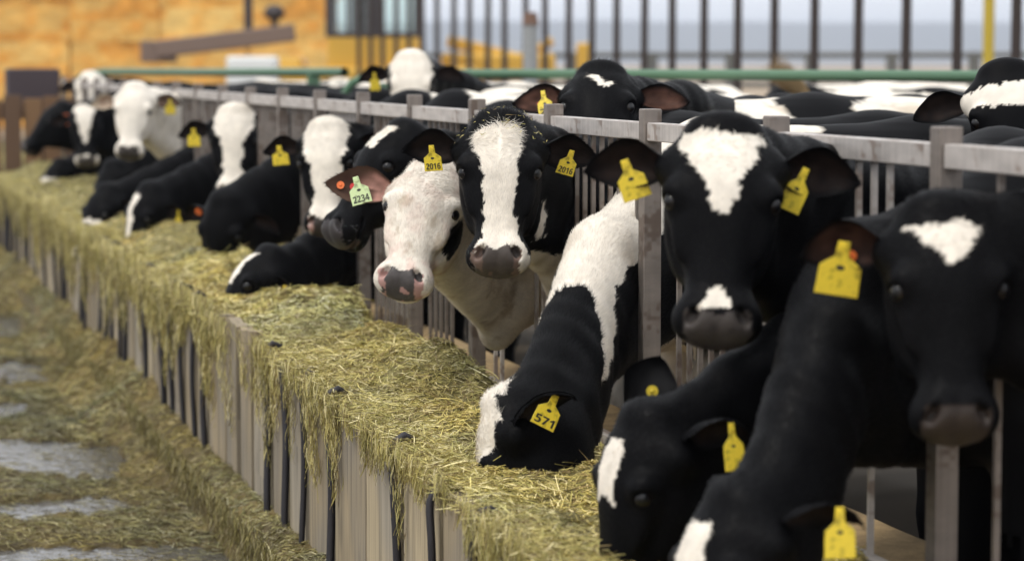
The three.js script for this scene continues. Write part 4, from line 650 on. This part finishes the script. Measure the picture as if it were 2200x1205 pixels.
// ---------- things behind the herd ----------
const brownPaint = std(0.034, 0.022, 0.018, 0.7), greenPaint = std(0.075, 0.16, 0.09, 0.5), yellowPaint = std(0.62, 0.36, 0.045, 0.5), glassPane = new THREE.MeshPhysicalMaterial({ color: new THREE.Color().setRGB(0.93, 0.97, 0.95), roughness: 0.05, transmission: 1, thickness: 0 });
{ // tall pipe corral
  const f = thing('pipe_corral', 'row of tall dark brown upright poles behind the cows', 'fence', [9.8, 0, -30]);
  const z0 = -20.1, step = 1.195, xAt = (z) => 9.55 + (z + 20.1) * -0.018;
  for (let n = -1; n < 27; n++) { const z = z0 - n * step, x = xAt(z), lean = (rnd() - 0.5) * 0.04; part('pole', bar(V(x, -0.1, z), V(x + lean, 3.6, z + lean), 0.047, 0.044, 10).translate(-9.8, 0, 30), brownPaint, f); }
  part('rail', bar(V(xAt(z0 + 2) + 0.05, 1.30, z0 + 2), V(xAt(-52) + 0.05, 1.30, -52), 0.03, 0.03, 8).translate(-9.8, 0, 30), brownPaint, f);
}
function pipeGate(pts, r, name, label, posts) {
  const c = pts[0], g = thing(name, label, 'gate', [c[0], 0, c[2]]), L = pts.map((p) => V(p[0] - c[0], p[1], p[2] - c[2]));
  part('top_pipe', new THREE.TubeGeometry(new THREE.CatmullRomCurve3(L, false, 'catmullrom', 0.2), 90, r, 12), greenPaint, g);
  const a = L[L.length - 1], b = L[3];
  for (const y of [1.15, 0.75, 0.4]) part('rail', bar(V(b.x, y, b.z), V(a.x, y, a.z), r * 0.8), greenPaint, g);
  for (const t of posts) part('post', bar(V(lerp(b.x, a.x, t), -0.05, lerp(b.z, a.z, t)), V(lerp(b.x, a.x, t), t < 0.01 ? 1.58 : 1.62, lerp(b.z, a.z, t)), r * (t > 0.05 ? 1.5 : 1)), greenPaint, g);
}
pipeGate([[3.02, 1.05, -15.80], [3.05, 1.42, -15.78], [3.12, 1.575, -15.72], [3.30, 1.635, -15.6], [4.2, 1.640, -13.4], [5.09, 1.640, -11.11], [6.2, 1.645, -8.6]], 0.026, 'pipe_gate', 'green pipe gate with rounded end standing across the pen', [0, 0.78]);
pipeGate([[2.55, 1.0, -27.6], [2.57, 1.40, -27.5], [2.62, 1.56, -27.4], [2.80, 1.61, -27.0], [3.25, 1.615, -24.2], [3.45, 1.62, -22.4], [3.87, 1.63, -19.73]], 0.035, 'pipe_gate', 'blurred far green pipe gate in front of the bales', [0, 0.9]);
{ // stack of big square bales
  const baleTex = noiseTexture(512, 256, (u, v) => { const n = 0.5 + 0.5 * fbm(u * 26, v * 50, 2), m = 0.5 + 0.5 * fbm(u * 5, v * 4, 4), s = 0.5 + 0.5 * noise(u * 120, v * 30, 3); const w = smooth(-0.25, 0.45, fbm(u * 4 + 5, v * 3, 9)), k = 0.62 + 0.14 * n + 0.16 * m + 0.06 * s; return [k * 1.08, k * lerp(0.84, 0.95, w), k * lerp(0.46, 0.64, w)]; });
  const base = new THREE.BoxGeometry(2.40, 1.18, 1.16, 18, 9, 9), forms = [0, 1, 2].map((i) => { const g = base.clone(), p = g.attributes.position, n = g.attributes.normal, u = g.attributes.uv; for (let k = 0; k < p.count; k++) { const d = 0.09 * fbm(p.getX(k) * 3 + i * 9, p.getY(k) * 4, p.getZ(k) * 4); p.setXYZ(k, p.getX(k) + n.getX(k) * d, p.getY(k) + n.getY(k) * d, p.getZ(k) + n.getZ(k) * d); u.setXY(k, p.getX(k) * 0.4 + p.getZ(k) * 0.3 + i * 0.3, p.getY(k) * 0.6 + i * 0.2); } g.computeVertexNormals(); return g; });
  const tones = [[1, 0.92, 0.76], [0.95, 0.82, 0.62], [1, 0.9, 0.72], [0.88, 0.72, 0.5]].map((c) => new THREE.MeshStandardMaterial({ map: baleTex, color: new THREE.Color().setRGB(...c), roughness: 1 }));
  const r = makeRandom(41), turn = rad(-14.7);
  for (let row = 0; row < 5; row++) for (let col = 0; col < 6; col++) {
    const along = -1.6 + col * 2.42 + (r() - 0.5) * 0.12, b = single('hay_bale', forms[Math.floor(r() * 3)], tones[Math.floor(r() * 4)], 'big square golden bale in the tall stack at the back', 'hay bale', 'stacked bales');
    b.position.set(2.6 + along * Math.cos(turn), 0.50 + row * 1.18, -75 - along * Math.sin(turn) + (r() - 0.5) * 0.18); b.rotation.y = turn + (r() - 0.5) * 0.03; b.rotation.z = Math.floor(r() * 2) * Math.PI;
  }
}
{ // wheel loader parked before the stack
  const L = thing('wheel_loader', 'blurred yellow wheel loader with glazed cab parked before the bales', 'loader', [10.5, 0, -51]);
  L.rotation.y = rad(-14.7);
  const dark = std(0.045, 0.035, 0.035, 0.6), gray = std(0.19, 0.13, 0.10, 0.7);
  part('chassis', new RoundedBoxGeometry(4.4, 0.95, 2.0, 3, 0.12).translate(-0.1, 1.15, 0), yellowPaint, L);
  part('hood', new RoundedBoxGeometry(1.5, 0.6, 1.5, 3, 0.15).translate(-2.0, 1.5, 0), yellowPaint, L);
  for (const [x, z] of [[-1.7, 1.05], [1.5, 1.05], [-1.7, -1.05], [1.5, -1.05]]) {
    const w = new THREE.Group(); w.name = 'wheel'; w.position.set(x, 0.62, z); L.add(w);
    const t = new THREE.TorusGeometry(0.52, 0.24, 12, 28); part('tyre', t, dark, w); const c = new THREE.CylinderGeometry(0.34, 0.34, 0.30, 20); c.rotateX(Math.PI / 2); part('rim', c, yellowPaint, w);
  }
  const cab = new THREE.Group(); cab.name = 'cab'; cab.position.set(0.1, 1.62, 0); L.add(cab);
  part('cab_base', new RoundedBoxGeometry(1.75, 0.62, 1.5, 2, 0.06).translate(0, 0.28, 0), yellowPaint, cab);
  part('roof', new RoundedBoxGeometry(2.0, 0.16, 1.7, 2, 0.06).translate(0, 2.05, 0), dark, cab);
  for (const x of [-0.85, 0.05, 0.85]) for (const z of [-0.7, 0.7]) part('pillar', box(0.13, 1.40, 0.11, x, 1.28, z, 0.02), dark, cab);
  part('sill', box(1.78, 0.09, 1.52, 0, 0.62, 0, 0.02), dark, cab);
  for (const z of [-0.70, 0.70]) { part('window', box(0.78, 1.30, 0.015, -0.40, 1.32, z), glassPane, cab); part('window', box(0.70, 1.30, 0.015, 0.45, 1.32, z), glassPane, cab); }
  part('seat', new RoundedBoxGeometry(0.5, 0.9, 0.5, 2, 0.08).translate(-0.2, 1.0, 0), dark, cab);
  const arm = new THREE.Group(); arm.name = 'lift_arm'; L.add(arm);
  for (const z of [0.62]) part('beam', box(2.7, 0.34, 0.2, 0, 0, 0, 0.04).rotateZ(0.12).translate(-2.75, 2.12, z), gray, arm);
  part('cross_plate', box(0.7, 0.42, 0.16, -4.05, 1.92, 0.55, 0.03), gray, arm);
  part('exhaust_pipe', bar(V(-2.35, 2.1, 0.2), V(-2.35, 3.4, 0.2), 0.09), dark, L);
  const cl = new THREE.LatheGeometry([[0, 0], [0.07, 0], [0.07, 0.32], [0.2, 0.40], [0.2, 0.52], [0.1, 0.62], [0, 0.62]].map((p) => new THREE.Vector2(...p)), 18); part('air_cleaner', cl.translate(-1.85, 2.2, 0.1), dark, L);
  part('bucket', new THREE.ExtrudeGeometry(new THREE.Shape([[-0.5, 0], [0.3, -0.2], [0.7, 0.2], [0.6, 0.9], [0.45, 0.9], [0.5, 0.3], [0.2, 0], [-0.5, 0.1]].map((p) => new THREE.Vector2(-p[0], p[1]))), { depth: 2.3, bevelEnabled: true, bevelSize: 0.02, bevelThickness: 0.02 }).translate(-4.6, 0.5, -1.15), gray, L);
}
{ // low yellow implement right of the loader
  const M = thing('hay_grapple', 'blurred low yellow implement behind the corral poles', 'implement', [13.35, 0, -52]);
  M.rotation.y = rad(-14.7);
  part('frame', new RoundedBoxGeometry(2.3, 0.55, 0.9, 3, 0.1).translate(0, 1.62, 0), yellowPaint, M);
  part('boom', box(1.5, 0.24, 0.3, 0, 0, 0, 0.05).rotateZ(-0.25).translate(-0.3, 1.95, 0), yellowPaint, M);
  part('ram', bar(V(0.5, 1.8, 0.1), V(1.1, 2.15, 0.1), 0.09), yellowPaint, M);
  part('upright', box(0.34, 0.7, 0.3, 1.75, 1.75, 0, 0.06), yellowPaint, M);
  for (const x of [-0.9, 0.9]) { const c = new THREE.CylinderGeometry(0.7, 0.7, 0.35, 24); c.rotateX(Math.PI / 2); part('wheel', c.translate(x, 0.62, 0), std(0.04, 0.035, 0.035), M); }
}
{
  const p = thing('vent_pipe', 'thick grey stand pipe with rusty cap among the brown poles', 'pipe', [7.85, 0, -29.1]);
  part('pipe', bar(V(0, -0.1, 0), V(0, 2.15, 0), 0.085, 0.085, 16), std(0.30, 0.31, 0.31, 0.7), p); part('cap', bar(V(0, 2.13, 0), V(0, 2.27, 0), 0.10, 0.07, 16), std(0.16, 0.09, 0.06, 0.8), p);
  const y = thing('yellow_pole', 'yellow painted post at the upper right behind the cows', 'post', [11.15, 0, -24.07]);
  part('shaft', bar(V(0, -0.1, 0), V(0, 3.2, 0), 0.055, 0.055, 12), std(0.50, 0.36, 0.03, 0.5), y); part('foot_plate', box(0.4, 0.06, 0.4, 0, -0.03, 0, 0.01), brownPaint, y);
  const t = thing('white_tank', 'small white square tank in front of the loader', 'tank', [7.2, 0, -44.8]); t.rotation.y = rad(-14.7);
  part('shell', new RoundedBoxGeometry(0.84, 0.52, 0.7, 3, 0.06).translate(0, 1.55, 0), std(0.75, 0.76, 0.74, 0.5), t); for (const [x, z] of [[-0.35, -0.28], [0.35, -0.28], [-0.35, 0.28], [0.35, 0.28]]) part('leg', bar(V(x, -0.1, z), V(x, 1.32, z), 0.03), brownPaint, t);
}
{ // low far rail fence on the plain
  const f = thing('far_rail_fence', 'low grey rail fence far out on the plain', 'fence', [24, 0, -58]);
  const A = V(14, 0, -62), B = V(34, 0, -52), gm = std(0.13, 0.13, 0.12, 0.9);
  for (let i = 0; i <= 12; i++) { const p = A.clone().lerp(B, i / 12); part('post', box(0.22, 2.05, 0.22, p.x - 24, 0.93, p.z + 58, 0.02), gm, f); }
  for (const y of [1.88, 1.2, 0.7]) part('rail', bar(V(A.x - 24, y, A.z + 58), V(B.x - 24, y, B.z + 58), 0.07, 0.07, 8), gm, f);
}
{ // wooden end of the bunk at the far left
  const w = thing('wooden_pen', 'brown wooden pen end with stout posts at the far end of the bunk', 'pen', [1.9, 0, -24]);
  const r = makeRandom(9), mats = [std(0.17, 0.095, 0.05, 0.9), std(0.12, 0.07, 0.042, 0.9), std(0.21, 0.12, 0.06, 0.9)];
  for (let i = 0; i < 8; i++) part('board', box(0.15, 0.95 + 0.1 * r(), 0.06, -0.42 + i * 0.175 + 0.02 * r(), 0.9, 0.3 + 0.05 * r(), 0.006), mats[i % 3], w);
  for (const x of [-0.45, 0.1, 0.7]) part('post', bar(V(x, -0.1, 0.18), V(x, 1.38, 0.18), 0.07), mats[1], w);
  part('cross_beam', box(1.5, 0.16, 0.12, 0.1, 1.28, 0.08, 0.01), mats[1], w);
  part('crate', box(0.46, 0.30, 0.4, -0.02, 1.50, -0.1, 0.02), std(0.06, 0.045, 0.05, 0.9), w);
}

renderer.render(scene, camera);
